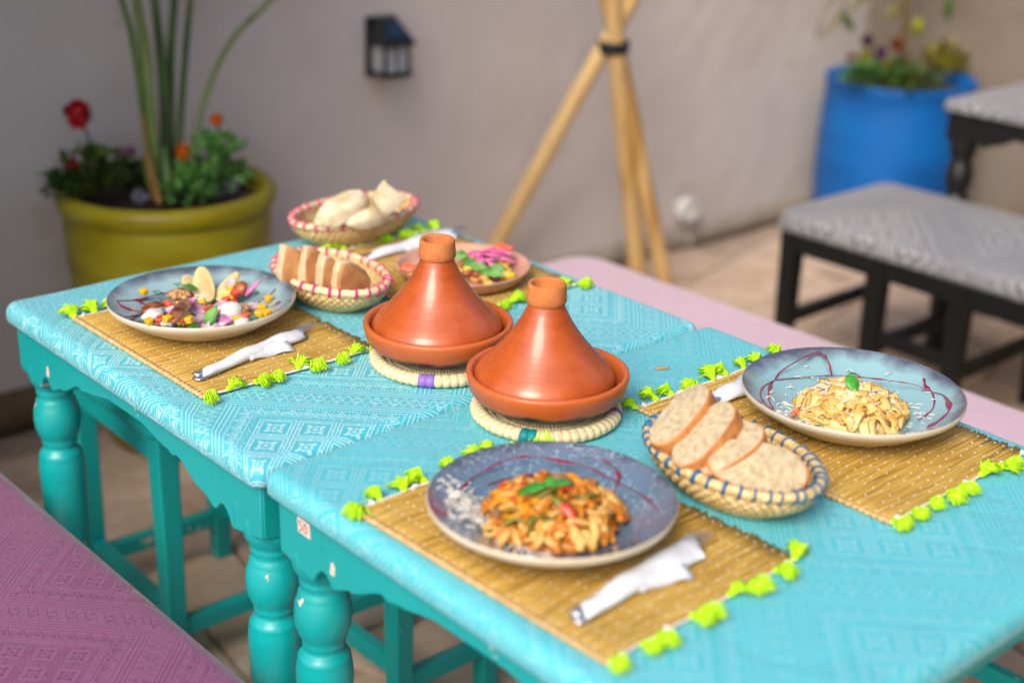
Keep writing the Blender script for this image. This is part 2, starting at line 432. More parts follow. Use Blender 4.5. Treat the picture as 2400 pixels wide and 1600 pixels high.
M['flat'] = varied('flatbread', [(.50, .36, .17), (.66, .56, .38), (.70, .62, .46)], .7, 28, 4, .3, .001, sss=.1)
M['pasta'] = varied('creamy_pasta', [(.62, .33, .07), (.76, .47, .14), (.80, .56, .23)], .32, 60, 3, .2, .0008, sss=.15, objrand=.3)
M['pasta_o'] = varied('orange_pasta', [(.50, .16, .010), (.62, .27, .035), (.70, .42, .12)], .36, 60, 3, .2, .0008, sss=.12, objrand=.7)
M['bed'] = varied('pasta_sauce', [(.40, .11, .006), (.58, .22, .02)], .25, 50, 4, .4, .003)
M['pepper_r'] = varied('red_pepper', [(.48, .035, .012), (.60, .07, .02)], .2, 60, 3, .1)
M['pepper_o'] = varied('orange_pepper', [(.66, .20, .0), (.74, .28, .01)], .2, 60, 3, .1)
M['pepper_g'] = varied('olive_pepper', [(.10, .09, .008), (.20, .17, .012)], .25, 60, 3, .1)
M['mush'] = varied('brown_mushroom', [(.20, .08, .03), (.34, .17, .08)], .4, 60, 3, .2)
M['sauce'] = mat('balsamic_sauce', (.22, .015, .045), .12, .5, coat=.4)
M['cheese'] = mat('grated_cheese', (.80, .76, .66), .6, .3)
M['goat'] = varied('white_cheese', [(.62, .60, .54), (.70, .68, .63)], .5, 70, 4, .4, .0015, sss=.2)
M['basil'] = varied('basil', [(.03, .22, .02), (.08, .36, .04)], .4, 60, 3, .3, .0008)
M['herb'] = varied('herb', [(.03, .14, .02), (.07, .24, .04)], .5, 60, 3, .1)
M['pear'] = varied('pear_flesh', [(.56, .44, .18), (.66, .56, .30)], .35, 40, 3, .1, sss=.15)
M['pear_skin'] = mat('pear_skin', (.62, .44, .05), .4)
M['walnut'] = varied('walnut', [(.34, .16, .06), (.56, .33, .15)], .5, 90, 4, .6, .002)
M['date'] = varied('date', [(.10, .022, .01), (.30, .085, .03), (.40, .15, .06)], .22, 50, 4, .4, .002)
M['tomato'] = varied('tomato', [(.60, .05, .025), (.76, .16, .08)], .18, 50, 3, .1, sss=.1)
M['onion'] = varied('red_onion', [(.68, .60, .60), (.58, .38, .46), (.42, .10, .27)], .25, 45, 2, .1, stretch=(1, 1, 2))
M['onion_p'] = varied('pickled_onion', [(.70, .09, .32), (.74, .26, .46)], .25, 40, 3, .1, sss=.1)
M['corn'] = mat('corn', (.80, .40, .005), .3, coat=.2)
M['mango'] = varied('yellow_fruit', [(.72, .48, .02), (.76, .58, .12)], .3, 50, 3, .1)
M['chicken'] = varied('fried_morsel', [(.50, .22, .05), (.66, .36, .11)], .4, 70, 4, .5, .002)
M['yellow_pot'] = varied('mustard_glaze', [(.18, .135, .0), (.29, .235, .003), (.33, .28, .015)], .42, 4, 4, .2, .004, stretch=(1, 1, 3))
M['blue_pot'] = varied('blue_paint', [(.0, .075, .29), (.0, .105, .38), (.0, .125, .42)], .5, 2, 3, .06, .004, stretch=(1, 1, 2.5))
M['soil'] = varied('soil', [(.02, .012, .008), (.07, .04, .025)], .95, 60, 5, .8, .01)
M['leaf'] = varied('green_leaf', [(.015, .05, .008), (.04, .12, .015), (.07, .18, .03)], .45, 30, 3, .2, objrand=.3)
M['leaf_l'] = varied('light_leaf', [(.04, .17, .025), (.15, .38, .07), (.30, .52, .18)], .45, 30, 3, .2)
M['leaf_g'] = varied('mottled_leaf', [(.02, .05, .008), (.06, .10, .015), (.16, .17, .03)], .45, 30, 3, .2)
M['leaf_y'] = varied('yellow_leaf', [(.16, .14, .01), (.34, .30, .015)], .45, 30, 3, .2)
M['leaf_o'] = varied('olive_leaf', [(.10, .09, .03), (.17, .15, .05)], .5, 30, 3, .2)
M['stalk'] = varied('green_stalk', [(.03, .075, .015), (.09, .16, .035), (.18, .24, .07)], .4, 6, 3, .15, stretch=(4, 4, .6), objrand=.3)
M['sheath'] = varied('dry_sheath', [(.22, .11, .02), (.36, .24, .07)], .6, 10, 3, .2, stretch=(4, 4, .6))
M['petal_r'] = varied('red_petal', [(.30, .0, .004), (.52, .006, .012)], .5, 40, 3, .2)
M['petal_o'] = varied('orange_petal', [(.62, .09, .0), (.74, .22, .0)], .5, 40, 3, .2)
M['petal_p'] = varied('pink_petal', [(.40, .08, .20), (.62, .42, .48)], .5, 40, 3, .2)
M['petal_v'] = varied('violet_petal', [(.05, .012, .06), (.11, .02, .10)], .5, 40, 3, .2)
M['petal_d'] = varied('dark_red_petal', [(.20, .012, .012), (.30, .03, .02)], .5, 40, 3, .2)
M['lemon'] = varied('unripe_lemon', [(.22, .25, .0), (.34, .34, .0)], .4, 60, 3, .2)
M['bark'] = varied('bark', [(.10, .055, .02), (.20, .13, .05)], .8, 20, 4, .5, .004)
M['rock'] = varied('lilac_stone', [(.22, .19, .28), (.44, .40, .50)], .5, 30, 3, .3, .004)
M['bamboo'] = varied('peeled_wood', [(.42, .22, .06), (.60, .38, .15), (.66, .45, .20)], .5, 5, 4, .2, .002, stretch=(3, 3, .5), objrand=.35)
M['iron'] = mat('black_iron', (.012, .014, .014), .35, .5)
M['band'] = mat('black_tape', (.01, .01, .012), .5, .4)
M['frost'] = varied('frosted_pane', [(.42, .43, .46), (.55, .56, .58)], .3, 20, 2, 0)
M['solar'] = mat('solar_panel', (.01, .02, .04), .15, .5, coat=.3)
M['plastic'] = mat('white_plastic', (.66, .66, .62), .4)
M['tagpaper'] = mat('paper_tag', (.66, .54, .48), .8); M['ink'] = mat('red_ink', (.30, .03, .05), .7)

# ------------------------------------------------------------------ setting: floor, walls and unseen light blockers
fl = MB(); fl.add([(-6, -6, -.012), (8, -6, -.012), (8, 8, -.012), (-6, 8, -.012)], [(0, 1, 2, 3)])
floor = fl.build('floor', M['grout'], smooth=False, kind='structure')
rs = random.Random(3)
G = .30; nx, ny = 18, 13; gx0, gy0 = -1.0, -1.6
jit = {(i, j): Vector((gx0+i*G+rs.uniform(-.10, .10)+rs.choice((0, .15))*(j % 2), gy0+j*.27+rs.uniform(-.085, .085), 0)) for i in range(nx+1) for j in range(ny+1)}
for i in range(nx):
    for j in range(ny):
        q = [jit[i, j], jit[i+1, j], jit[i+1, j+1], jit[i, j+1]]
        cc = sum(q, Vector())/4
        if cc.x > 3.75 or cc.y > 1.75: continue
        mb = MB(); lift = rs.uniform(-.002, .002); top = []; bot = []
        for p in q:
            d = (cc-p).normalized(); top.append(p+d*.012+UP*lift); bot.append(p+d*.006-UP*.02)
        mb.add(bot+top, [(4, 5, 6, 7), (0, 1, 5, 4), (1, 2, 6, 5), (2, 3, 7, 6), (3, 0, 4, 7)])
        mb.build('paving_stone', M['stone'], floor, smooth=False)

WY, WX = 1.85, 3.85
def slab(name, label, x0, x1, y0, y1, h, mt, nsub=1):
    t = thing(name, label, 'wall', ((x0+x1)/2, (y0+y1)/2, 0))
    mb = MB(); mb.box(((x0+x1)/2, (y0+y1)/2, h/2), (x1-x0, y1-y0, h)); mb.build('plaster', mt, t, smooth=False, bevel=.01)
    return t
wb = slab('terrace_wall', 'mauve grey plastered wall behind the table with the black lantern', -1.6, WX+.15, WY, WY+.15, 2.3, M['wall'])
def skirt(parent, a, b, h, th, mt, seed):
    a = Vector(a); b = Vector(b); n = 26; mb = MB(); dirn = (b-a).normalized(); nrm = Vector((dirn.y, -dirn.x, 0))
    vs = []
    for i in range(n+1):
        p = a.lerp(b, i/n); w = mnoise.noise(Vector((i*.7, seed, 0)))*.008
        vs += [p, p+nrm*(th+w), p+nrm*(th*.75+w)+UP*(h*.85+w), p+nrm*.001+UP*(h+w)]
    fs = []
    for i in range(n):
        for k in range(3): fs.append((i*4+k, i*4+4+k, i*4+5+k, i*4+1+k))
    mb.add(vs, fs); return mb.build('skirting', mt, parent)
skirt(wb, (-1.4, WY-.0005, 0), (1.7, WY-.0005, 0), .10, .03, M['skirt'], 1)
skirt(wb, (1.7, WY-.0005, 0), (WX-.001, WY-.0005, 0), .075, .03, M['skirt_pale'], 2)
wr = slab('terrace_wall', 'tan side wall meeting the mauve wall behind the blue planter', WX, WX+.15, -2.6, WY-.001, 2.3, M['wall_tan'])
skirt(wr, (WX-.0005, WY-.04, 0), (WX-.0005, -2.5, 0), .075, .03, M['skirt_pale'], 3)
def unseen_blocker(name, c, sz, mt):  # slab out of view that holds light back
    mb = MB(); mb.box(c, sz); return mb.build(name, mt, smooth=False, bevel=.01, kind='structure')
unseen_blocker('added_side_wall', (-.695, 1.32, 1.5), (.15, 1.05, 3.0), M['wall'])  # added out of view to darken the left part of the back wall
unseen_blocker('added_shade_roof', (.02, 1.30, 1.90), (1.40, 1.08, .05), M['bark'])  # added overhead, unseen, to cut the sky light in the left corner

unseen_blocker('unseen_back_wall', (2.1, -1.93, 1.5), (4.0, .15, 3.0), M['wall_tan'])  # unseen, put close behind the camera to darken the near right

# ------------------------------------------------------------------ furniture
def turned_leg(parent, x, y, ztop, mt, s=1.0):
    mb = MB(); mb.box((x, y, (ztop+.650)/2), (.066, .066, ztop-.650))
    mb.build('leg_block', mt, parent, smooth=False, bevel=.004)
    pr = [(0, .66), (.034, .66), (.0380, .652), (.0385, .636), (.0370, .622), (.0310, .611), (.0290, .606), (.0300, .603), (.0295, .599), (.0275, .594), (.0285, .589), (.0315, .5855), (.0315, .582),
          (.0330, .578), (.0362, .568), (.0375, .553), (.0360, .537), (.0315, .523), (.0275, .516), (.0285, .5125), (.0280, .509), (.0255, .505), (.0270, .500), (.0320, .494), (.0350, .489), (.0345, .486),
          (.0362, .480), (.0375, .462), (.0362, .41), (.0335, .32), (.030, .22), (.027, .14), (.0245, .105), (.030, .098), (.032, .088), (.030, .078), (.025, .072), (.029, .06), (.032, .04), (.031, .018), (.025, 0), (0, 0)]
    mb = MB(); mb.lathe(pr, 40, (x, y, 0)); return mb.build('leg', mt, parent, smooth=True)
def apron(parent, a, b, ztop, mt, th=.018):
    """board with a scalloped lower edge, deepest at the legs"""
    a = Vector(a); b = Vector(b); L = (b-a).length; d = (b-a)/L; nrm = Vector((-d.y, d.x, 0)); n = 110; mb = MB(); vs = []
    sm = lambda t: t*t*(3-2*t)
    def depth(t):
        t = min(t, L-t)
        if t < .072: return .078+.014*t/.072
        if t < .112: return .092-.020*math.sin((t-.072)/.040*math.pi)**.8-.010*(t-.072)/.04
        if t < .150: return .082-.014*sm((t-.112)/.038)
        if t < .215: return .068-.026*sm((t-.150)/.065)
        if t < .235: return .042+.004*math.sin((t-.215)/.02*math.pi)
        if t < .32: return .042-.014*sm((t-.235)/.085)
        return .028
    for i in range(n+1):
        p = a+d*(L*i/n); z = ztop-depth(L*i/n)
        vs += [p+nrm*th/2+UP*ztop, p-nrm*th/2+UP*ztop, p-nrm*th/2+UP*z, p+nrm*th/2+UP*z]
    fs = []
    for i in range(n):
        for k in range(4): k2 = (k+1) % 4; fs.append((i*4+k, i*4+k2, i*4+4+k2, i*4+4+k))
    fs += [(3, 2, 1, 0), (n*4, n*4+1, n*4+2, n*4+3)]
    mb.add(vs, fs); return mb.build('apron', mt, parent, smooth='auto', bevel=.0025)
def dining_table(label, x0, x1, y0, y1, ztop, mt, cloth, seed=0):
    t = thing('dining_table', label, 'table', ((x0+x1)/2, (y0+y1)/2, 0))
    zc = ztop-.033
    mb = pad(x0, x1, y0, y1, zc, ztop, rc=.020, re=.018, seed=seed); mb.build('cloth_top', cloth, t)
    i = .052
    for lx in (x0+i, x1-i):
        for ly in (y0+i, y1-i): turned_leg(t, lx, ly, zc-.001, mt)
    j = .0235; k = .0155; k2 = .0175
    za = zc-.0015
    apron(t, (x0+j, y0+k, 0), (x0+j, y1-k, 0), za, mt); apron(t, (x1-j, y1-k, 0), (x1-j, y0+k, 0), za, mt)
    apron(t, (x1-k2, y0+j, 0), (x0+k2, y0+j, 0), za, mt); apron(t, (x0+k2, y1-j, 0), (x1-k2, y1-j, 0), za, mt)
    return t
TZ = .75
dining_table('teal table under turquoise patterned cloth nearer the wall, holding the salad plate', 0, .822, .002, .752, TZ, M['teal'], M['cloth'], 1)
t2 = dining_table('teal table with paler turquoise cloth in the foreground, holding both pasta plates', .004, .826, -.772, -.003, TZ+.001, M['teal'], M['cloth_pale'], 2)
# paper tag with a handwritten number on the near corner
mb = MB(); y0 = -.062; zt = .706
mb.add([(.0175, y0, zt), (.0175, y0-.026, zt-.001), (.0175, y0-.027, zt-.021), (.0175, y0-.001, zt-.020)], [(0, 1, 2, 3)])
tg = mb.build('paper_tag', M['tagpaper'], t2, smooth=False, solid=.0006)
mb = MB()
def stroke(pts): mb.tube([(.0169, y0-.003-u, zt-.003-w) for u, w in pts], .0007, 5)
stroke([(.008, 0), (.002, .001), (.002, .006), (.006, .006), (.008, .010), (.005, .014), (.001, .013)])
stroke([(.012, .001), (.012, .014), (.017, .013), (.0185, .007), (.016, .002), (.0115, .001)])
mb.build('number', M['ink'], tg)

def frame_leg(parent, x, y, h, mt, w=.042, dx=0, dy=0, foot=.8):
    mb = MB(); vs = []
    for z, s, k in ((0, foot, 1), (h, 1, 0)):
        for a, b in ((-1, -1), (1, -1), (1, 1), (-1, 1)): vs.append((x+dx*k+a*w/2*s, y+dy*k+b*w/2*s, z))
    mb.add(vs, [(3, 2, 1, 0), (4, 5, 6, 7), (0, 1, 5, 4), (1, 2, 6, 5), (2, 3, 7, 6), (3, 0, 4, 7)])
    return mb.build('leg', mt, parent, smooth=False, bevel=.004)
def rail(parent, a, b, w, h, mt, name='rail'):
    mb = MB(); mb.bar(a, b, w, h); return mb.build(name, mt, parent, smooth=False, bevel=.003)
def seat_frame(parent, xs, ys, h, mt, zs=.12, zr=.05, w=.042, long_str=None, sx=True):
    """legs at the given xs/ys, rails under the seat, stretchers between the legs"""
    for x in xs:
        for y in ys: frame_leg(parent, x, y, h, mt, w)
    zt = h-zr/2-.001
    for y in (ys[0], ys[-1]): rail(parent, (xs[0]+w/2, y, zt), (xs[-1]-w/2, y, zt), w*.8, zr, mt)
    for x in (xs[0], xs[-1]):
        for k in range(len(ys)-1): rail(parent, (x, ys[k]+w/2, zt), (x, ys[k+1]-w/2, zt), w*.8, zr, mt)
    if sx:
        for y in ys: rail(parent, (xs[0]+w*.42, y, zs), (xs[-1]-w*.42, y, zs), w*.55, .034, mt, 'stretcher')
    for k in (long_str if long_str is not None else range(len(ys)-1)):
        for x in (xs[0], xs[-1]): rail(parent, (x, ys[k]+w*.42, zs+.035), (x, ys[k+1]-w*.42, zs+.035), w*.55, .034, mt, 'stretcher')
# stools pushed in under the tables
def stool(label, legs, h, zs, seat):
    c = sum((Vector((*p, 0)) for p in legs), Vector())/4; t = thing('stool', label, 'stool', c)
    for x, y in legs: frame_leg(t, x, y, h, M['teal'])
    for i in range(4):
        a, b = Vector((*legs[i], 0)), Vector((*legs[(i+1) % 4], 0)); d = (b-a).normalized()*.018
        rail(t, a+d+UP*(h-.029), b-d+UP*(h-.029), .034, .056, M['teal']); z = zs+(.03 if i % 2 else 0)
        rail(t, a+d+UP*z, b-d+UP*z, .024, .034, M['teal'], 'stretcher')
    pad(*seat, h+.0005, h+.030, rc=.03, re=.014).build('seat', M['teal'], t); return t
stool('low teal wooden stool with painted seat at the wall end of the table', [(.218, .668), (.500, .668), (.500, .99), (.225, .995)], .488, .095, (.185, .53, .637, 1.025))
stool('teal stool wholly beneath the tables, only legs and stretchers showing', [(.43, .28), (.625, .28), (.625, .53), (.43, .54)], .468, .095, (.40, .655, .25, .57))
# upholstered benches
b1 = thing('bench', 'pink brocade bench in the near left corner, its pattern sharp', 'bench', (-.25, .2, 0))
seat_frame(b1, (-.42, -.10), (-.55, .2, .93), .405, M['teal'], .12)
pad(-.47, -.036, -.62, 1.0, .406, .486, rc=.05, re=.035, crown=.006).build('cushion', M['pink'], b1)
b2 = thing('bench', 'pale pink upholstered bench along the far right side of the tables', 'bench', (1.32, .2, 0))
seat_frame(b2, (1.17, 1.47), (-.75, .1, .93), .395, M['teal'], .12)
pad(1.10, 1.535, -.82, .99, .396, .476, rc=.09, re=.035, crown=.010).build('cushion', M['pale_pink'], b2)
b3 = thing('bench', 'black framed bench with grey patterned cushion before the blue planter', 'bench', (2.35, .4, 0))
seat_frame(b3, (2.18, 2.60), (-.3, .06, .335, .575, .85), .435, M['black'], .19, .05, w=.05, long_str=(2,))
pad(2.155, 2.66, -.36, .905, .436, .490, rc=.05, re=.028, crown=.032, puff=.006).build('cushion', M['grey_fab'], b3)
dining_table('black carved table with grey patterned top at the right edge', 2.60, 3.40, -.08, .72, .765, M['black'], M['grey_fab'], 5)

# ------------------------------------------------------------------ placemats
def tassel_mesh(seed):
    r = random.Random(seed); mb = MB()
    mb.blob((0, .0035, .003), (.0036, .0045, .0034), n=7, k=5, amp=.3, seed=seed)
    for i in range(90):
        a = r.gauss(0, .36); L = r.uniform(.010, .017); lift = r.uniform(.001, .010)
        p0 = Vector((r.uniform(-.0035, .0035), .005, .003+r.uniform(-.001, .003)))
        d = Vector((math.sin(a), math.cos(a), 0)); zc = r.uniform(.000, .013)
        pts = [p0, p0+d*L*.5+UP*(zc*.6), p0+d*L+UP*(zc*.25-.002)]
        for p in pts: p.z = max(p.z, .0008)
        mb.tube(pts, [.0008, .0010, .0005], 3)
    return mb
TAS = []
for k in range(4):
    ob = tassel_mesh(k+20).build('tassel', M['lime']); TAS.append(ob.data); bpy.data.objects.remove(ob)
def knot_mesh(seed):
    mb = MB()
    for i in range(3): mb.blob((random.Random(seed+i).uniform(-.004, .004), random.Random(seed*3+i).uniform(-.002, .003), .003), .0032, n=6, k=4, amp=.5, seed=seed+i)
    return mb
ob = knot_mesh(4).build('cord_knot', M['knot']); KN = ob.data; bpy.data.objects.remove(ob)
def placemat(label, x0, x1, y0, y1, rot, seed, nt=9, z=TZ+.0015):
    r = random.Random(seed); c = Vector(((x0+x1)/2, (y0+y1)/2, z)); t = thing('placemat', label, 'placemat', c, 'straw placemats with lime tassels')
    w, h = x1-x0, y1-y0; Rz = Matrix.Rotation(R(rot), 3, 'Z')
    def Q(x, y, zz): return c+Rz @ Vector((x, y, zz))
    def sag(x, y): return .0012+.0012*mnoise.noise(Vector((x*12+seed, y*12, 0)))
    mb = MB(); n = int(h/.0031)
    for i in range(n):
        y = -h/2+(i+.5)*h/n; e0 = r.uniform(-.001, .001); e1 = r.uniform(-.005, .004); hh = r.uniform(.0016, .0026)
        pts = []
        for k in range(11):
            x = (-w/2+e0)+(w+e1)*k/10; pts.append(Q(x, y+.0006*math.sin(x*210+i*3.14159)+r.uniform(-.0002, .0002), sag(x, y)+.0012+(.0003 if k % 2 else -.0002)))
        mb.tube(pts, [h/n*.56*r.uniform(.9, 1.1)]*11, 6, flat=.62, up=Vector((0, 0, 1)))
    mb.build('reeds', M['straw'], t, kind='stuff')
    mb = MB(); nc = 13
    for j in range(nc):
        x = -w/2+.012+(w-.024)*j/(nc-1)
        for i in range(0, n, 4):
            y = -h/2+(i+.5+2*(j % 2))*h/n
            if r.random() < .15: continue
            mb.blob(Q(x+r.uniform(-.001, .001), y, sag(x, y)+.0027), (.0010, .0015, .0008), n=5, k=4)
    mb.build('stitching', M['knot'], t, kind='stuff')
    mb = MB()
    for sgn in (-1, 1):
        if sgn > 0: continue
        k = 0; y = -h/2
        while y < h/2:
            q = Matrix.Rotation(R(rot+(38 if k % 2 else -38)), 3, 'Z')
            mb.blob(Q(sgn*(w/2-.001), y, .0032+.0008*(k % 2)), (.0062, .0027, .0034), q, n=6, k=5); y += .0047; k += 1
    mb.build('braided_edge', M['raffia'], t, kind='stuff')
    for sgn in (-1, 1):
        mb = MB(); pts = [Q(-w/2+w*k/24, sgn*(h/2+.0015)+r.uniform(-.001, .001), .0025+r.uniform(0, .001)) for k in range(25)]
        mb.tube(pts, .0016, 6); mb.build('fringe_cord', M['knot'], t)
        for k in range(nt):
            x = -w/2+.004+(w-.008)*(k+.25*r.uniform(-1, 1)+.0)/(nt-1)
            x = max(-w/2, min(w/2, x))
            o = bpy.data.objects.new('tassel', r.choice(TAS)); COL.objects.link(o); o.parent = t
            p = Q(x, sgn*(h/2+.001), .001)-c; o.location = p
            fold = r.random() < .18
            o.rotation_euler = (r.uniform(-.05, .1), 0, R(rot)+(0 if sgn > 0 else math.pi)+r.uniform(-.6, .6)+(math.pi*.55 if fold else 0))
            s = r.uniform(1.15, 1.5); o.scale = (s*r.uniform(.8, 1.2), s, s)
            if k % 2 == 0:
                o2 = bpy.data.objects.new('cord_knot', KN); COL.objects.link(o2); o2.parent = t
                o2.location = Q(x+.014 if x < w/2-.02 else x-.01, sgn*(h/2+.002), .001)-c; o2.rotation_euler = (0, 0, r.uniform(0, 3))
    return t
placemat('straw placemat with lime tassels under the walnut salad plate', .052, .345, .222, .600, .5, 1)
placemat('straw placemat with lime tassels under the small clay dish', .490, .790, .250, .625, -1, 2)
placemat('straw placemat with lime tassels under the dark pasta plate in front', .032, .342, -.562, -.165, 1.5, 3)
placemat('straw placemat with lime tassels under the creamy pasta plate', .492, .795, -.575, -.172, 0, 4)
MZ = TZ+.0052

# ------------------------------------------------------------------ plates
def plate_h(r, Rr=.14, H=.047):
    k = r/Rr
    if k < .40: return .009
    if k < .56: t = (k-.40)/.16; return .009+.008*t*t*(3-2*t)
    return .017+(H-.017)*((k-.56)/.44)**1.15
def plate(label, cx, cy, gl, Rr=.14, H=.047, tilt=(0, 0)):
    t = thing('plate', label, 'plate', (cx, cy, MZ))
    ins = [(Rr*i/40*.995, plate_h(Rr*i/40*.995, Rr, H)) for i in range(41)]
    ins[0] = (0.0001, ins[0][1])
    mb = MB(); mb.lathe(ins, 96, (cx, cy, MZ)); mb.build('glazed_inside', gl, t)
    out = [(Rr*.995, H), (Rr*1.003, H-.0012), (Rr*1.003, H-.004), (Rr*.99, H-.009), (Rr*.90, H-.018), (Rr*.76, .016), (Rr*.63, .006), (Rr*.55, .0015), (Rr*.52, .0), (Rr*.44, .0), (Rr*.42, .003), (.0001, .003)]
    mb = MB(); mb.lathe(out[::-1], 96, (cx, cy, MZ)); mb.build('cream_underside', M['cream'], t)
    return t
PL = (.193, .457); PN = (.169, -.347); PR = (.688, -.375); PF = (.645, .383)
plate('shallow grey teal stoneware plate holding the walnut and pear salad', *PL, M['glaze_a'])
plate('dark slate blue stoneware plate holding the orange pasta', *PN, M['glaze_n'])
plate('turquoise stoneware plate with plum drizzle holding the creamy pasta', *PR, M['glaze_b'], Rr=.146, H=.048)
t = thing('clay_dish', 'small shallow pale clay dish on the far right placemat', 'dish', (*PF, MZ))
mb = MB(); mb.lathe([(.0001, .002), (.085, .002), (.100, .006), (.108, .016), (.112, .023), (.1135, .0255), (.111, .0265), (.107, .024), (.102, .014), (.094, .009), (.0001, .007)], 80, (*PF, MZ)); mb.build('dish', M['clay_dish'], t)

def on_plate(px, py, P, Rr=.14, H=.047, lift=0.):
    """pixel to a point on the plate's inside"""
    z = MZ+.02
    for _ in range(6):
        p = at(px, py, z); r = math.hypot(p.x-P[0], p.y-P[1]); z = MZ+plate_h(min(r, Rr*.97), Rr, H)+lift
    if r > Rr*.97: p = Vector((P[0]+(p.x-P[0])*Rr*.97/r, P[1]+(p.y-P[1])*Rr*.97/r, z))
    return p
def spline(pts, n=6):
    out = []
    for i in range(len(pts)-1):
        p0, p1, p2, p3 = pts[max(i-1, 0)], pts[i], pts[i+1], pts[min(i+2, len(pts)-1)]
        for k in range(n):
            t = k/n; out.append(.5*((2*p1)+(p2-p0)*t+(2*p0-5*p1+4*p2-p3)*t*t+(3*p1-p0-3*p2+p3)*t**3))
    out.append(pts[-1]); return out
def drizzle(parent, P, lines, Rr=.14, H=.047, rr=.0014):
    for ln in lines:
        r = random.Random(len(ln)*7+int(ln[0][0])); pts = spline([on_plate(x, y, P, Rr, H, .0006) for x, y in ln])
        rad = [2.1*rr*(.35+2.2*max(0, mnoise.noise(Vector((i*.21, ln[0][0]*.37, 0))))+.25*abs(mnoise.noise(Vector((i*.9, ln[0][0], 3))))) for i in range(len(pts))]
        rad[0] *= .5; rad[-1] *= .4
        mb = MB(); mb.tube(pts, rad, 8, flat=.28, up=Vector((0, 0, 1))); mb.build('sauce_line', M['sauce'], parent)

def seat_on(p, dz): return Vector((p.x, p.y, p.z+dz))
rr_ = random.Random(11)
def ribbon(parent, name, pts, w, th, mt):
    mb = MB(); mb.tube(spline([Vector(p) for p in pts], 5), w, 6, flat=th/w, up=Vector((0, 0, 1))); return mb.build(name, mt, parent)
def mound(x, y, R0, Hm, sx=1., sy=1.):
    r = math.hypot(x/sx, y/sy)/R0; return Hm*max(0, 1-r*r)**.62
# --- creamy pasta
tp = thing('creamy_pasta', 'creamy yellow ribbon pasta with grated cheese and basil leaf', 'pasta', (PR[0]-.004, PR[1]-.004, MZ+.009))
c0 = Vector((PR[0]-.004, PR[1]-.006, MZ+.009))
mb = MB(); mb.blob(c0+UP*.002, (.066, .066, .030), n=40, k=20, amp=.16, seed=3, freq=5.)
for v in mb.v: v.z = max(v.z, c0.z+.0005)
mb.build('pasta_core', M['pasta'], tp)
for i in range(120):
    a = rr_.uniform(0, 6.28); d = .064*math.sqrt(rr_.random()); R0 = .076; p = Vector((math.cos(a)*d, math.sin(a)*d, 0)); h = rr_.uniform(0, 6.28); L = rr_.uniform(.035, .085); cur = rr_.uniform(-36, 36); pts = []
    lvl = rr_.uniform(.72, 1.10)
    for k in range(7):
        q = p.copy()
        lim = .070+.009*math.sin(math.atan2(q.y, q.x)*3+1)+.005*math.sin(math.atan2(q.y, q.x)*5)
        if q.length > lim: q = q*(lim/q.length)
        z = mound(q.x, q.y, R0, .039)*lvl+.001+.0045*math.sin(k*1.7+i)
        pts.append(c0+Vector((q.x, q.y, max(.002, z))))
        p = p+Vector((math.cos(h), math.sin(h), 0))*(L/6); h += cur*L/6
    ribbon(tp, 'pasta_ribbon', pts, rr_.uniform(.0050, .0082), .0018, M['pasta'])
for i in range(14):     # loops standing in the mound
    a = rr_.uniform(0, 6.28); d = rr_.uniform(.005, .055); q = Vector((math.cos(a)*d, math.sin(a)*d, 0)); z = mound(q.x, q.y, .076, .039)
    ax = rr_.uniform(0, 6.28); rx = rr_.uniform(.008, .014); pts = [c0+q+Vector((math.cos(ax)*rx*math.cos(t), math.sin(ax)*rx*math.cos(t), z-.002+rx*.7*math.sin(t))) for t in [k*.9 for k in range(7)]]
    ribbon(tp, 'pasta_ribbon', pts, .0075, .0017, M['pasta'])
for i in range(12):
    a = rr_.uniform(0, 6.28); d = rr_.uniform(.01, .062); q = Vector((math.cos(a)*d, math.sin(a)*d, 0)); mb = MB()
    mb.blob(c0+q+UP*(mound(q.x, q.y, .071, .039)+.001), (.009, .006, .004), Matrix.Rotation(rr_.uniform(0, 3), 3, 'Z'), amp=.5, seed=i); mb.build('mushroom_piece' if i % 3 else 'chicken_piece', M['mush'] if i % 3 else M['chicken'], tp)
mb = MB()
for i in range(560):
    a = rr_.uniform(0, 6.28); d = abs(rr_.gauss(0, .065))
    if d > .118: continue
    q = Vector((math.cos(a)*d, math.sin(a)*d, 0)); rz = plate_h(d, .146, .048)-.009
    z = max(mound(q.x, q.y, .071, .039)+.005, rz+.001); e = rr_.uniform(0, 6.28); L = rr_.uniform(.003, .008)
    dd = Vector((math.cos(e), math.sin(e), rr_.uniform(-.2, .3)))*L
    mb.tube([c0+q+UP*z-dd, c0+q+UP*(z+.001), c0+q+UP*z+dd*.9], .0007, 4)
mb.build('grated_cheese', M['cheese'], tp, kind='stuff')
mb = MB(); bp = at(1985, 880, MZ+.066)
mb.leaf(bp, -VIEW*.7+RIGHT*.25-UP*.15, UP-VIEW*.5, .028, .019, .5, seg=6); mb.leaf(bp+Vector((.002, 0, .001)), RIGHT+VIEW*.3+UP*.1, UP, .018, .010, .3, seg=5)
mb.build('basil_leaf', M['basil'], tp, solid=.0006)
mb = MB()
for i in range(5): mb.blob(on_plate(1860+i*6, 970-i*5, PR, .146, .048, .004), .0035, amp=.4, seed=i)
mb.build('tomato_dice', M['tomato'], tp)
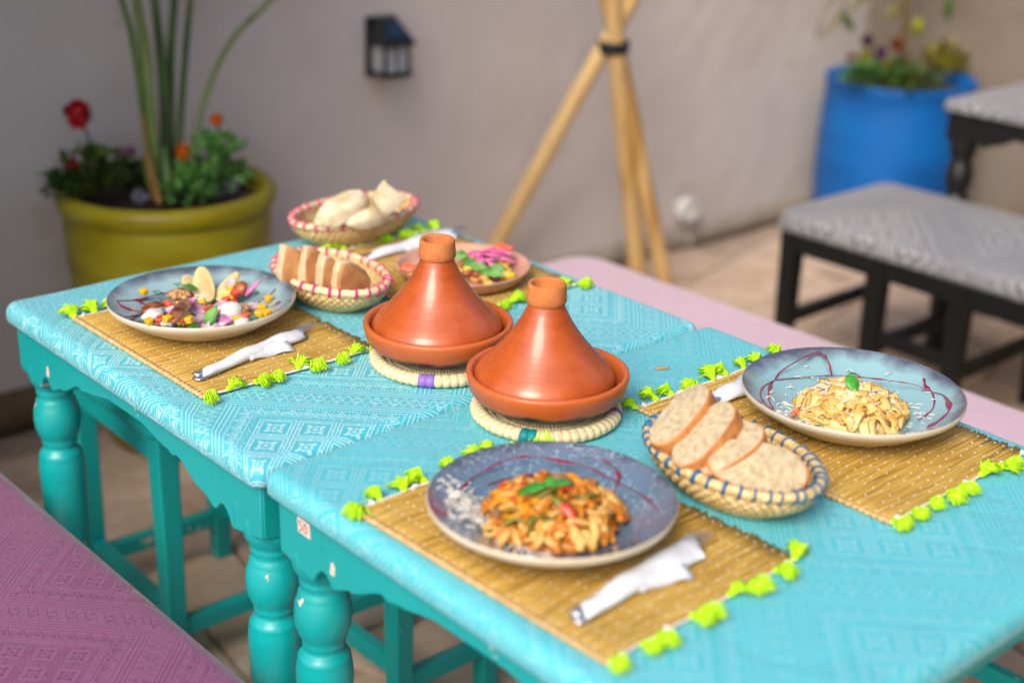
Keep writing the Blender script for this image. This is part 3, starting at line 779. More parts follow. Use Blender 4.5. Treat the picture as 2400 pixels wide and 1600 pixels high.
drizzle(tp, PR, [[(1816, 890), (1830, 870), (1870, 845), (1905, 828), (1925, 828), (1940, 845), (1950, 880)],
    [(1816, 890), (1850, 886), (1900, 882), (1960, 880), (2030, 885), (2090, 892), (2150, 903), (2165, 915)],
    [(1816, 890), (1790, 905), (1782, 925), (1792, 945), (1815, 965), (1850, 985), (1890, 1003)],
    [(1812, 893), (1803, 910), (1802, 935), (1815, 960)],
    [(2165, 885), (2170, 905), (2185, 920), (2190, 945), (2180, 965), (2150, 985)],
    [(2185, 918), (2210, 925), (2225, 945), (2222, 965), (2195, 990), (2170, 1003)]], .146, .048)

# --- orange pasta
tq = thing('orange_pasta', 'saucy orange pasta with pepper strips and basil on the front plate', 'pasta', (PN[0], PN[1], MZ+.009))
c0 = Vector((PN[0]-.001, PN[1]-.005, MZ+.009))
mb = MB(); mb.blob(c0+UP*.002, (.074, .074, .036), n=40, k=20, amp=.2, seed=5, freq=6.)
for v in mb.v: v.z = max(v.z, c0.z+.0005)
mb.build('sauce_bed', M['bed'], tq)
for i in range(215):
    a = rr_.uniform(0, 6.28); d = .078*math.sqrt(rr_.random()); q = Vector((math.cos(a)*d, math.sin(a)*d, 0)); lvl = rr_.uniform(.72, 1.04)
    h = rr_.uniform(0, 6.28); L = rr_.uniform(.016, .036); bend = rr_.uniform(.1, 1.1); pts = []
    up = rr_.uniform(-.2, .3)
    for k in range(5):
        t = k/4-.5; pp = q+Vector((math.cos(h), math.sin(h), 0))*(L*t)+Vector((-math.sin(h), math.cos(h), 0))*(bend*L*(t*t-.1))
        if pp.length > .084: pp *= .084/pp.length
        z = mound(pp.x, pp.y, .088, .047)*lvl+.003+up*L*t
        pts.append(c0+Vector((pp.x, pp.y, max(.003, z))))
    mb = MB(); w = rr_.uniform(.0030, .0056); mb.tube(spline(pts, 3), [w*.75]+[w]*11+[w*.75], 8, flat=rr_.uniform(.4, .9)); mb.build('pasta_tube', M['pasta_o'], tq)
for i in range(26):
    a = rr_.uniform(0, 6.28); d = .068*math.sqrt(rr_.random()); q = Vector((math.cos(a)*d, math.sin(a)*d, 0)); h = rr_.uniform(0, 6.28); L = rr_.uniform(.02, .04); pts = []
    for k in range(5):
        t = k/4-.5; pp = q+Vector((math.cos(h+t*.9), math.sin(h+t*.9), 0))*(L*t)
        pts.append(c0+Vector((pp.x, pp.y, mound(pp.x, pp.y, .088, .047)+.0045+.003*math.sin(t*5))))
    nm, mt = (('red_pepper_strip', M['pepper_r']), ('orange_pepper_strip', M['pepper_o']), ('green_pepper_strip', M['pepper_g']), ('mushroom_piece', M['mush']), ('orange_pepper_strip', M['pepper_o']), ('green_pepper_strip', M['pepper_g']))[i % 6]
    ribbon(tq, nm, pts, rr_.uniform(.0042, .0062), .0022, mt)
bp = at(1285, 1138, MZ+.066); mb = MB()
mb.leaf(bp, -RIGHT-VIEW*.35+UP*.05, UP, .036, .020, .25, seg=7); mb.leaf(bp+RIGHT*.004, RIGHT*.9+VIEW*.5+UP*.12, UP, .028, .018, .2, seg=6); mb.leaf(bp, VIEW+RIGHT*.3+UP*.35, UP, .018, .013, .2, seg=5)
mb.build('basil_leaf', M['basil'], tq, solid=.0006)
mb = MB()
for i in range(420):
    t = rr_.random(); px = 1050+t*240+rr_.gauss(0, 16); py = 1150+(t**.7)*145+rr_.gauss(0, 16)-10
    p = on_plate(px, py, PN, lift=rr_.uniform(.0008, .005)); r_ = math.hypot(p.x-PN[0], p.y-PN[1])
    if r_ > .132 or r_ < .066: continue
    e = rr_.uniform(0, 6.28); dd = Vector((math.cos(e), math.sin(e), rr_.uniform(-.2, .5)))*rr_.uniform(.003, .009)
    mb.tube([p-dd, p+UP*.0015, p+dd], .0007, 4)
mb.build('grated_cheese', M['cheese'], tq, kind='stuff')
drizzle(tq, PN, [[(1075, 1165), (1095, 1130), (1130, 1105), (1170, 1085), (1210, 1072), (1250, 1068), (1290, 1075), (1330, 1083), (1380, 1095), (1430, 1120), (1480, 1145), (1520, 1170), (1545, 1200)],
    [(1165, 1087), (1150, 1095), (1175, 1080)], [(1340, 1083), (1380, 1073), (1420, 1080), (1445, 1100), (1448, 1125), (1440, 1150), (1432, 1175)],
    [(1140, 1135), (1190, 1120), (1240, 1112), (1255, 1108)], [(1003, 1170), (1020, 1195), (1050, 1210)]], rr=.0012)

# --- salad
ts = thing('walnut_salad', 'colourful salad of pear, walnut, date, tomato and white cheese', 'salad', (PL[0], PL[1], MZ+.009))
def spx(x, y): return 240+x/4.9, 600+y/4.9          # enlarged crop of the plate
def sp(x, y, lift): 
    px, py = spx(x, y); return on_plate(px, py, PL, lift=lift)
TOCAM = -VIEW
def rot_of(xd, zd):
    x = Vector(xd).normalized(); z = Vector(zd); z = (z-x*z.dot(x)).normalized(); y = z.cross(x); return Matrix((x, y, z)).transposed()
# bed of greens and dressing
mb = MB()
for i in range(46):
    a = rr_.uniform(0, 6.28); d = .062*math.sqrt(rr_.random()); p = Vector((PL[0]+math.cos(a)*d, PL[1]+math.sin(a)*d, MZ+.011+.012*(1-d/.065)))
    mb.leaf(p, Vector((math.cos(a*3), math.sin(a*3), .25)), UP, rr_.uniform(.018, .032), .015, .3)
mb.build('salad_leaves', varied('lettuce', [(.20, .26, .03), (.42, .46, .10)], .4, 60, 3, .2), ts, solid=.0005, kind='stuff')
def pear(x, y, h, w, lean, spin):
    base = sp(x, y, .012); q = rot_of(RIGHT*math.cos(spin)+VIEW*math.sin(spin), UP*1+RIGHT*lean+VIEW*.95); mb = MB(); n = 22; vs = []
    for s_, k_ in ((-.0026, .94), (-.0016, 1), (.0016, 1), (.0026, .94)):
        for k in range(n):
            t = math.pi*2*k/n; yy = -math.cos(t)*.5+.5; ww = w*(.5-.24*(yy-.3))*math.copysign(abs(math.sin(t))**.8, math.sin(t))
            vs.append(base+q @ Vector((ww*k_+.004*yy*math.sin(x), s_+.004*yy*yy, (yy-.5)*h*k_+h*.5)))
    fs = [tuple(range(n))[::-1], tuple(3*n+k for k in range(n))]; ms = [0, 0]
    for j in range(3): fs += [(j*n+k, j*n+(k+1) % n, (j+1)*n+(k+1) % n, (j+1)*n+k) for k in range(n)]; ms += [1 if j == 1 else 0]*n
    mb.add(vs, fs); mb.m[:] = ms
    mb.build('pear_slice', [M['pear'], M['pear_skin']], ts, smooth='auto')
pear(1075, 455, .044, .030, -1.0, .7); pear(1185, 540, .064, .036, -.12, .25); pear(1325, 520, .056, .032, .42, -.75); pear(1440, 470, .034, .022, .7, .2)
def chunk(name, mt, x, y, r, lift, amp=.35, spin=0, tilt=0, n=10, k=7, freq=2.):
    mb = MB(); q = Matrix.Rotation(spin, 3, 'Z') @ Matrix.Rotation(tilt, 3, 'Y'); mb.blob(sp(x, y, lift), r, q, n, k, amp, int(x)); return mb.build(name, mt, ts)
def dice(name, mt, x, y, r, lift, spin=0., tilt=.3):
    mb = MB(); q = Matrix.Rotation(spin, 3, 'Z') @ Matrix.Rotation(tilt, 3, 'X'); r = [k*1.25 for k in r]; mb.box(sp(x, y, lift), r, q, taper=.8); return mb.build(name, mt, ts, smooth='auto', bevel=min(r)*.2)
for x, y, s_ in ((900, 450, 1.35), (1590, 610, 1.0), (1090, 600, .8)):
    mb = MB(); p0 = sp(x, y, .018)
    for i in range(16):
        a = i*2.4; d = .0032*math.sqrt(i)*s_; mb.blob(p0+Vector((math.cos(a)*d, math.sin(a)*d*.9, .005*(1-i/16)))*1, (.0050*s_, .0036*s_, .0042*s_), Matrix.Rotation(a, 3, 'Z'), amp=.4, seed=i)
    mb.build('walnut_half', M['walnut'], ts)
def date(x, y, x2, y2, w, l1, l2):
    a, b = sp(x, y, l1), sp(x2, y2, l2); pts = [a, a.lerp(b, .3)+UP*.004, a.lerp(b, .7)+UP*.003, b]
    mb = MB(); mb.tube(spline(pts, 3), [w*.35, w*.7, w*.9, w, w, w, w*.9, w*.75, w*.5, w*.25], 9, flat=.6); mb.build('date_piece', M['date'], ts)
date(470, 650, 710, 550, .011, .008, .014); date(750, 830, 1010, 490, .012, .010, .022); date(1550, 460, 1650, 310, .012, .012, .028)
chunk('white_cheese', M['goat'], 590, 680, (.020, .012, .009), .009, .5, .4); chunk('white_cheese', M['goat'], 740, 770, (.013, .010, .009), .009, .6, 1)
chunk('white_cheese', M['goat'], 1470, 670, (.019, .012, .021), .016, .25, -.4, .2); chunk('white_cheese', M['goat'], 1600, 760, (.012, .008, .006), .007, .5)
for x, y, sp_n, l in ((800, 600, .7, .013), (1210, 620, .3, .016), (1280, 660, -.5, .012), (1420, 520, .9, .018), (1540, 430, .2, .020), (1340, 690, .4, .009), (660, 740, .9, .008), (1640, 700, .6, .009), (760, 560, 1.2, .016), (1100, 600, .4, .014), (1500, 560, .8, .014), (1380, 600, .1, .012), (960, 760, .5, .008), (1180, 720, .9, .009)):
    dice('tomato_piece', M['tomato'], x, y, (.016, .010, .010), l, sp_n, rr_.uniform(-.5, .5))
def petal(x, y, L, w, d, lift, mt, name='onion_slice'):
    L *= 1.3; w *= 1.25; mb = MB(); mb.leaf(sp(x, y, lift), d, UP*.6-VIEW*.6, L, w, .45, seg=6); mb.build(name, mt, ts, solid=.0022)
petal(960, 620, .03, .014, RIGHT+UP*.1, .02, M['onion']); petal(1120, 760, .03, .016, RIGHT*.7-VIEW*.5, .01, M['onion']); petal(700, 640, .026, .013, RIGHT+UP*.2, .014, M['onion']); petal(1270, 590, .024, .015, RIGHT+UP*.2, .020, M['onion']); petal(1030, 730, .034, .017, RIGHT+UP*.15, .012, M['onion']); petal(1270, 790, .026, .016, RIGHT*.8+UP*.5, .006, M['onion']); petal(1640, 560, .024, .014, RIGHT*.7-UP*.2, .016, M['onion']); petal(860, 680, .030, .012, UP*.8+RIGHT*.6, .014, M['onion']); petal(1420, 400, .018, .011, RIGHT*.4+UP*.8, .018, M['onion'])
petal(720, 560, .030, .010, RIGHT*.8-UP*.5-VIEW*.3, .020, M['pepper_r'], 'pepper_strip'); petal(1640, 460, .024, .006, RIGHT*.6+UP*.9, .020, M['onion_p'], 'pickled_onion')
petal(1200, 820, .026, .016, UP+RIGHT*.3, .004, M['leaf_l'], 'rocket_leaf'); petal(930, 350, .016, .008, RIGHT, .004, M['herb'], 'rocket_leaf'); petal(940, 810, .05, .02, RIGHT, .004, M['leaf_l'], 'rocket_leaf'); petal(1650, 670, .03, .014, RIGHT, .006, M['herb'], 'rocket_leaf')
for x, y in ((475, 410), (470, 790), (1000, 810), (1550, 720), (1910, 490), (1830, 590), (1890, 650), (885, 555), (1470, 375), (1025, 470), (1800, 660), (660, 800)):
    dice('corn_kernel' , M['corn'], x, y, (.0105, .009, .008), .006 if not 560 < x < 1560 else .014, x*.01, .2)
for x, y, l in ((1150, 540, .018), (1440, 450, .02), (1480, 480, .018), (950, 690, .016), (1120, 660, .012), (1060, 570, .015)):
    dice('yellow_fruit_dice', M['mango'], x, y, (.014, .010, .009), l, x*.02, .4)
mb = MB()
for i in range(130):
    a = rr_.uniform(0, 6.28); d = .10*math.sqrt(rr_.random()); p = Vector((PL[0]+math.cos(a)*d, PL[1]+math.sin(a)*d, MZ+plate_h(d)+(.022*(1-d/.06) if d < .06 else .0006)))
    mb.leaf(p, Vector((math.cos(a*5), math.sin(a*5), .3)), UP, rr_.uniform(.002, .006), .003, .2, seg=2)
for x, y in ((610, 425), (640, 460), (860, 340), (970, 350), (1720, 420), (1250, 440), (620, 700)):
    for k in range(4): mb.leaf(sp(x+k*9, y+k*7-10, .002), Vector((math.cos(k*2), math.sin(k*2), .4)), UP, .009, .006, .2, seg=2)
mb.build('chopped_parsley', M['herb'], ts, kind='stuff')
drizzle(ts, PL, [[tuple(spx(*q)) for q in l] for l in (
    [(170, 510), (300, 505), (420, 495), (520, 475), (650, 440), (760, 420), (900, 360)], [(170, 510), (190, 545), (250, 595), (330, 620), (430, 635), (520, 645)],
    [(400, 505), (430, 530), (500, 550), (545, 560)], [(250, 690), (330, 690), (420, 665), (500, 650)], [(320, 725), (380, 700), (450, 680)],
    [(1060, 290), (1100, 240), (1150, 205), (1210, 185)], [(1990, 370), (1940, 430), (1880, 470), (1810, 520), (1780, 570), (1770, 620)], [(1880, 470), (1910, 500)], [(2050, 520), (1990, 560), (1930, 590)], [(410, 745), (480, 750)])], rr=.0013)

# --- little salad in the clay dish
tf = thing('onion_salad', 'blurred salad of pickled pink onion, leaves and golden morsels in the clay dish', 'salad', (*PF, MZ+.008))
def fd(px, py, lift): return at(px, py, MZ+.008+lift)
for i in range(30):
    a = rr_.uniform(0, 6.28); d = .088*math.sqrt(rr_.random()); mb = MB(); mb.blob(Vector((PF[0]+math.cos(a)*d, PF[1]+math.sin(a)*d, MZ+.013+rr_.uniform(0, .012))), (rr_.uniform(.010, .018), .010, .008), Matrix.Rotation(a*3, 3, 'Z'), 8, 6, .5, i)
    mb.build('golden_morsel', M['chicken'] if i % 4 else M['mango'], tf)
for i in range(20):
    px = rr_.uniform(1120, 1190); py = rr_.uniform(578, 612); mb = MB(); mb.leaf(fd(px, py, .028), RIGHT*rr_.uniform(-1, 1)+UP*rr_.uniform(-.1, .3)+VIEW*rr_.uniform(-.5, .5), UP, .03, .012, .5); mb.build('pickled_onion', M['onion_p'], tf, solid=.003)
for px, py in ((1065, 605), (1085, 612), (1105, 628), (1125, 635), (1140, 640), (1060, 595), (1150, 632)):
    mb = MB(); mb.leaf(fd(px, py, .022), RIGHT+VIEW*rr_.uniform(-1, 1)+UP*.2, UP-VIEW*.4, .03, .022, .3, seg=5); mb.build('basil_leaf', M['leaf_l'], tf, solid=.001)
for px, py in ((1180, 588), (955, 633), (1165, 582), (945, 630)):
    mb = MB(); mb.leaf(fd(px-8, py+2, .03), RIGHT+UP*.5, UP-VIEW, .024, .014, .3); mb.build('tomato_piece', M['tomato'], tf, solid=.004)
for px, py in ((1100, 640), (1120, 642), (1085, 620), (1150, 618), (1000, 640)):
    mb = MB(); mb.blob(fd(px, py, .014), (.012, .008, .006), amp=.3, seed=px); mb.build('olive_piece', M['date'] if px != 1000 else M['goat'], tf)

# ------------------------------------------------------------------ trivets and tagines
def trivet(label, cx, cy, bands, seed):
    r = random.Random(seed); t = thing('trivet', label, 'trivet', (cx, cy, TZ+.001)); z = TZ+.0015
    # wrapped outer coil: every wrap a small bulge, coloured where the photograph shows a band
    Rm, rm = .091, .0108; n = 54; parts = {}
    for i in range(n):
        a0 = 2*math.pi*i/n; mid = math.degrees(a0) % 360; key = 'palm'
        for (c, w, mt) in bands:
            if abs((mid-c+180) % 360-180) < w: key = mt
        mb = parts.setdefault((key, int((mid+400)//40) if key != 'palm' else 0), MB()); pts = []; rad = []
        for k in range(5):
            a = a0+2*math.pi/n*(k/4)*1.0; bul = .90+.16*math.sin(math.pi*k/4)**.6
            pts.append(Vector((cx+Rm*math.cos(a), cy+Rm*math.sin(a), z+rm*.82))); rad.append(rm*bul*(1+.03*mnoise.noise(Vector((i*1.3, seed, 0)))))
        mb.tube(pts, rad, 12, cap=False, flat=.82, up=Vector((0, 0, 1)))
    for (key, _), mb in parts.items(): mb.build('outer_coil' if key == 'palm' else 'coloured_wrap', M[key], t)
    for j in range(8):
        rr0 = .076-j*.0098; mb = MB(); nn = max(10, int(rr0*2*math.pi/.0045))
        for i in range(nn):
            a = 2*math.pi*i/nn+j*.2; q = Matrix.Rotation(a+.5, 3, 'Z'); mb.blob((cx+rr0*math.cos(a), cy+rr0*math.sin(a), z+.0065), (.0056, .0030, .0058), q, 6, 5)
        mb.build('inner_coil', M['palm'], t)
TG1, TG2 = (.391, .133), (.391, -.099)
ang = lambda px, py, c: math.degrees(math.atan2(at(px, py, TZ+.01).y-c[1], at(px, py, TZ+.01).x-c[0]))
trivet('woven palm trivet with a lilac band under the tagine nearer the wall', .389, .126, [(ang(993, 890, (.389, .126)), 5.5, 'purple'), (ang(890, 820, (.389, .126)), 5, 'purple')], 1)
trivet('woven palm trivet with a teal band under the front tagine', .387, -.103, [(ang(1228, 1020, (.387, -.103)), 6.5, 'tealstraw'), (ang(1448, 975, (.387, -.103)), 5.5, 'plum')], 2)
def tagine(label, cx, cy, seed, dx=0, dy=0):
    z = TZ+.0195; t = thing('tagine', label, 'tagine', (cx, cy, z))
    wob = lambda a, zz: 1+.006*math.sin(a*2+seed)+.004*math.sin(a*3+seed*2)
    base = [(.0001, .001), (.070, .001), (.084, .004), (.098, .013), (.1045, .022), (.1070, .034), (.1085, .040), (.1078, .0445), (.1045, .0460), (.1005, .0440), (.0985, .039), (.0965, .030), (.088, .020), (.06, .014), (.0001, .012)]
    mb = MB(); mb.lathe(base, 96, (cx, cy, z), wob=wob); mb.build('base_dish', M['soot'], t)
    lx, ly = cx+dx, cy+dy
    lid = [(.0900, .028), (.0935, .031), (.0945, .036), (.0925, .043), (.0865, .0505), (.0770, .0605), (.0665, .072), (.0570, .083), (.0480, .0945), (.0400, .106), (.0335, .117), (.0285, .127), (.0252, .134), (.0240, .1375), (.0236, .139)]
    mb = MB(); mb.lathe(lid, 96, (lx, ly, z), wob=wob)
    ld = mb.build('lid', M['terracotta'], t)
    kn = [(.0225, .137), (.0250, .1395), (.0265, .143), (.0262, .150), (.0255, .158), (.0250, .1655), (.0240, .1672), (.0205, .1668), (.0192, .164), (.0180, .152), (.010, .148), (.0001, .147)]
    mb = MB(); mb.lathe(kn, 64, (lx, ly, z), wob=wob); kb = mb.build('knob_cup', M['bisque'], ld)
    return t
tagine('glazed terracotta tagine nearer the wall, soot on its base', *TG1, 1, -.002, .001)
tagine('glazed terracotta tagine in front, on the teal banded trivet', *TG2, 2, -.004, .003)

# ------------------------------------------------------------------ baskets
def basket(label, c, a, b, zr, stitch, sname, n_st, seed, body='palm_tan', base_k=.62, slant=.5):
    c = Vector((*c, 0)); a = Vector((*a, 0)); b = Vector((*b, 0)); t = thing('bread_basket', label, 'basket', (c.x, c.y, TZ+.001)); z0 = TZ+.003; r = random.Random(seed)
    def E(th, k, z): return c+a*(math.cos(th)*k)+b*(math.sin(th)*k)+UP*(z-c.z)
    H = zr-z0; rows = 7; N = 96
    for j in range(rows):
        f = j/(rows-1); k = base_k+(.97-base_k)*math.sin(f*math.pi/2*.95)**.9; mb = MB()
        pts = [E(2*math.pi*i/N, k+.006*(1 if (i+j) % 2 else -1), z0+.004+(H-.012)*f) for i in range(N)]
        mb.tube(pts, [.0046+.0009*(1 if (i+j) % 2 else -1) for i in range(N)], 7, closed=True); mb.build('woven_coil', M[body], t)
    for j in range(7):
        k = base_k*(1-j/7); mb = MB(); pts = [E(2*math.pi*i/48, k, z0+.003) for i in range(48)]; mb.tube(pts, .0055, 6, closed=True); mb.build('base_coil', M[body], t)
    mb = MB(); pts = [E(2*math.pi*i/N, 1, zr-.001+.0006*math.sin(i*2)) for i in range(N)]; mb.tube(pts, .0062, 10, closed=True)
    mb.build('rim', M['palm_tan' if stitch == 'navy' else 'palm'], t)
    for i in range(n_st):
        th = 2*math.pi*(i+r.uniform(-.18, .18))/n_st; mb = MB(); pts = []
        out = (a*math.cos(th)+b*math.sin(th)).normalized(); tn = (-a*math.sin(th)+b*math.cos(th)).normalized()
        for q in range(13):
            ph = 2*math.pi*q/12*.86-1.3; pts.append(E(th, 1, zr-.001)+(out*math.cos(ph)+UP*math.sin(ph))*.0072+tn*(q/12-.5)*.009*slant)
        mb.tube(pts, r.uniform(.0021, .0030), 6, flat=.5); mb.build(sname, M[stitch], t)
    return t
basket('small oval basket with magenta stitched rim holding brown bread wedges', (.420, .446), (.052, -.084), (.056, .083), .797, 'magenta', 'stitch', 27, 1)
basket('far oval basket with magenta stitched rim holding pale flatbread', (.640, .686), (.122, -.021), (.050, .076), .803, 'magenta', 'stitch', 28, 2)
basket('oval basket with blue stitched rim in the foreground holding bread slices', (.413, -.401), (.033, -.107), (.073, .061), .801, 'navy', 'stitch', 38, 3, slant=.9)

# bread
def slice_(label, px, py, z, L, w, th, ld, nd, seed, group='bread slices in the blue stitched basket'):
    c = at(px, py, z); q = rot_of(ld, nd); n = 30; mb = MB(); vs = []; r = random.Random(seed)
    prof = []
    for k in range(n):
        t = 2*math.pi*k/n; e = 1+.05*mnoise.noise(Vector((math.cos(t)*1.5, math.sin(t)*1.5, seed)))
        x = L/2*math.copysign(abs(math.cos(t))**.8, math.cos(t))*e; y = w/2*math.copysign(abs(math.sin(t))**.85, math.sin(t))*e
        prof.append((x, y))
    rings = [(.955, th/2), (1, th/2-.0015), (1.015, 0), (1, -th/2+.0015), (.955, -th/2)]
    for s_, h in rings: vs += [c+q @ Vector((x*s_, y*s_, h)) for x, y in prof]
    fs = []; ms = []
    for j in range(4):
        for k in range(n): fs.append((j*n+k, (j+1)*n+k, (j+1)*n+(k+1) % n, j*n+(k+1) % n)); ms.append(1)
    fs.append(tuple(range(n))); ms.append(0); fs.append(tuple(4*n+k for k in range(n))[::-1]); ms.append(0)
    mb.add(vs, fs); mb.m[:] = ms
    return tag(mb.build('bread_slice', [M['crumb'], M['crust']], smooth='auto'), label, 'bread', group)
ND = UP*.50-VIEW*.42-RIGHT*.66; LD = RIGHT*.62+VIEW*.55+UP*.55
slice_('uppermost bread slice leaning at the left end of the blue stitched basket', 1602, 985, .833, .100, .052, .026, LD, ND, 1)
slice_('second bread slice from the left in the blue stitched basket', 1658, 1030, .826, .104, .054, .024, LD, ND, 2)
slice_('third bread slice from the left, mostly covered, in the blue stitched basket', 1712, 1062, .816, .098, .052, .020, LD*.8+RIGHT*.3, ND+UP*.2, 3)
slice_('flattest bread slice at the right end of the blue stitched basket', 1772, 1100, .808, .116, .066, .020, RIGHT*.95-VIEW*.22-UP*.10, UP*.85-VIEW*.60-RIGHT*.12, 4)
def wedge(label, px, py, z, w, h, th, yaw, lean, seed):
    c = at(px, py, z); X = RIGHT*math.cos(yaw)-VIEW*math.sin(yaw); q = rot_of(X, UP+RIGHT*lean+VIEW*.12); mb = MB(); n = 9; r = random.Random(seed)
    out = [(-w*.5, -h*.5), (w*.5, -h*.5), (w*.56, -h*.15), (w*.40, h*.14), (w*.16, h*.36), (-w*.08, h*.50), (-w*.30, h*.52), (-w*.40, h*.25), (-w*.47, -h*.1)]
    n = len(out); vs = []
    for yy, s_ in ((-th/2, .93), (-th/2+.004, 1), (th/2-.004, 1), (th/2, .93)):
        vs += [c+q @ Vector((x*s_+r.uniform(-.002, .002), yy+r.uniform(-.0015, .0015)+.1*zz*(1 if yy > 0 else -1)*-.5, zz*s_+r.uniform(-.002, .002))) for x, zz in out]
    fs = []; ms = []
    for j in range(3):
        for k in range(n): fs.append((j*n+k, j*n+(k+1) % n, (j+1)*n+(k+1) % n, (j+1)*n+k)); ms.append(1 if j != 1 else 0)
    fs.append(tuple(range(n))[::-1]); ms.append(1); fs.append(tuple(3*n+k for k in range(n))); ms.append(1)
    mb.add(vs, fs); mb.m[:] = ms
    ob = mb.build('bread_wedge', [M['crumb_w'], M['crust_t']], smooth=True, bevel=.003, bseg=3); return tag(ob, label, 'bread', 'bread wedges in the near pink stitched basket')
wedge('leftmost and largest brown bread wedge in the small magenta stitched basket', 690, 622, .818, .056, .066, .031, -.55, .12, 1)
wedge('second brown bread wedge from the left in the small magenta stitched basket', 735, 626, .820, .046, .068, .029, -.60, .26, 2)
wedge('third brown bread wedge from the left in the small magenta stitched basket', 774, 640, .816, .044, .060, .030, -.62, .30, 3)
wedge('rightmost dark crusted bread wedge in the small magenta stitched basket', 818, 648, .814, .058, .058, .028, -.60, .36, 4)
def sheet(label, pts, th=.004):
    """curved flatbread piece from a grid of measured points"""
    g = [spline([at(px, py, z) for px, py, z in row], 5) for row in pts]; g = [list(r_) for r_ in zip(*[spline(list(c_), 5) for c_ in zip(*g)])]
    mb = MB(); k = len(g[0])
    for row in g:
        for p in row: p.z += .004*mnoise.noise(p*45)
    mb.add([p for row in g for p in row], [(i*k+j, i*k+j+1, (i+1)*k+j+1, (i+1)*k+j) for i in range(len(g)-1) for j in range(k-1)])
    return tag(mb.build('flatbread', M['flat'], solid=th, bevel=.001), label, 'bread', 'flatbread pieces in the far basket')
sheet('folded pale flatbread sheet on the left of the far basket', [[(735, 520, .812), (760, 480, .835), (800, 450, .855), (845, 446, .858)], [(745, 528, .808), (775, 500, .83), (815, 478, .848), (862, 465, .850)], [(790, 535, .803), (815, 520, .815), (845, 505, .825), (868, 490, .83)]])
sheet('upright pointed flatbread piece at the right of the far basket', [[(868, 470, .835), (885, 440, .86), (900, 422, .872)], [(890, 495, .820), (912, 465, .842), (928, 448, .852)], [(905, 505, .812), (935, 485, .825), (955, 470, .835)]])
sheet('low curled flatbread piece between the two tall ones in the far basket', [[(800, 515, .815), (840, 500, .83), (875, 480, .84)], [(815, 530, .808), (855, 515, .822), (895, 500, .828)], [(835, 540, .80), (880, 530, .806), (925, 512, .81)]])

# ------------------------------------------------------------------ napkins and cutlery
def cutlery_roll(where, a, b, flip=1, seed=0, fork_tip=True, wid=.034, group=None):
    """a = handle end, b = tine end of the wrapped cutlery"""
    a = Vector(a); b = Vector(b); d = (b-a).normalized(); sdn = UP.cross(d)*flip; L = (b-a).length
    z = MZ+.001; n = 14; t0, t1 = .045, .865
    mb = MB(); rows = []
    for i in range(n+1):
        f = i/n; p = a.lerp(b, t0+(t1-t0)*f); w = wid*(.50+.50*f**.9); hgt = .009+.006*math.sin(f*3.0)+.002*math.sin(f*17+seed)
        sk = .012*(f-.5) if i in (0, n) else 0
        ring = []
        for k in range(16):
            an = 2*math.pi*k/16; rr = 1+.10*mnoise.noise(Vector((f*5, math.cos(an)*1.5, seed+math.sin(an))))+.05*math.sin(an*3+f*5)
            ring.append(p+sdn*(w*.5*math.cos(an)*rr)+d*(.016*math.cos(an)*(1 if i == n else (.5 if i == 0 else 0)))+UP*(hgt*.5*(1+math.sin(an)*rr)))
        rows.append(ring)
    for row in rows: mb.v += [Vector((p.x, p.y, max(z, z-.001+p.z-a.z))) for p in row]
    for i in range(n):
        for k in range(16): mb.f.append([i*16+k, i*16+(k+1) % 16, (i+1)*16+(k+1) % 16, (i+1)*16+k]); mb.m.append(0)
    tn = thing('napkin', f'white paper napkin rolled round cutlery {where}', 'napkin', (a.lerp(b, .5).x, a.lerp(b, .5).y, z), group)
    mb.build('rolled_paper', M['paper'], tn, solid=.0012)
    mb = MB(); w0 = wid*.30; vs = []; fl_ = (.36, .66)
    for i in range(9):
        f = i/8; p = a.lerp(b, fl_[0]+(fl_[1]-fl_[0])*f); e = .004+.020*f**1.3
        vs += [Vector((p.x, p.y, z+.013))-sdn*w0*.45, Vector((p.x, p.y, z+.008))-sdn*(w0+e*.35), Vector((p.x, p.y, z+.0015+.0015*math.sin(i*1.3)))-sdn*(w0+e)-d*.004*f]
    mb.add(vs, [q for i in range(8) for q in ((i*3, i*3+1, i*3+4, i*3+3), (i*3+1, i*3+2, i*3+5, i*3+4))]); mb.build('loose_flap', M['paper'], tn, solid=.0008)
    # fork: handle end shows, tines show beyond the paper
    def P(f, s, h): q = a.lerp(b, f); return Vector((q.x, q.y, z))+sdn*s+UP*h
    tf_ = thing('fork', f'steel fork wrapped in the napkin {where}', 'fork', P(.5, 0, 0))
    mb = MB(); mb.tube([P(f, .004, .0065) for f in (-.005, .01, .05, .2, .5, .75, .80)], [.006, .0085, .0085, .006, .0035, .004, .008], 8, flat=.28, up=UP); mb.build('handle', M['steel'], tf_)
    for k in range(4):
        s_ = .004+(k-1.5)*.0056; mb = MB(); mb.tube([P(.79, .004+(k-1.5)*.0046, .0065), P(.86, s_, .0085), P(.94, s_, .0105), P(1.0, s_*1.0, .0095)], [.0019, .0015, .0013, .0008], 6, flat=.7, up=UP); mb.build('tine', M['steel'], tf_)
    tk = thing('knife', f'steel knife wrapped in the napkin {where}', 'knife', P(.5, 0, 0))
    mb = MB(); mb.tube([P(f, -.004, .0030) for f in (-.03, -.015, .1, .3, .45)], [.006, .0088, .0085, .007, .005], 8, flat=.3, up=UP); mb.build('handle', M['steel'], tk)
    mb = MB(); mb.tube([P(f, -.008, .004) for f in (.45, .6, .8, .86)], [.005, .008, .008, .003], 6, flat=.15, up=UP); mb.build('blade', M['steel'], tk)
zc = MZ+.001
gN = 'rolled napkins with cutlery'
cutlery_roll('beside the walnut salad', at(462, 888, zc), at(748, 770, zc), 1, 1, group=gN)
cutlery_roll('beside the orange pasta', at(1350, 1452, zc), at(1672, 1262, zc), 1, 2, wid=.042, group=gN)
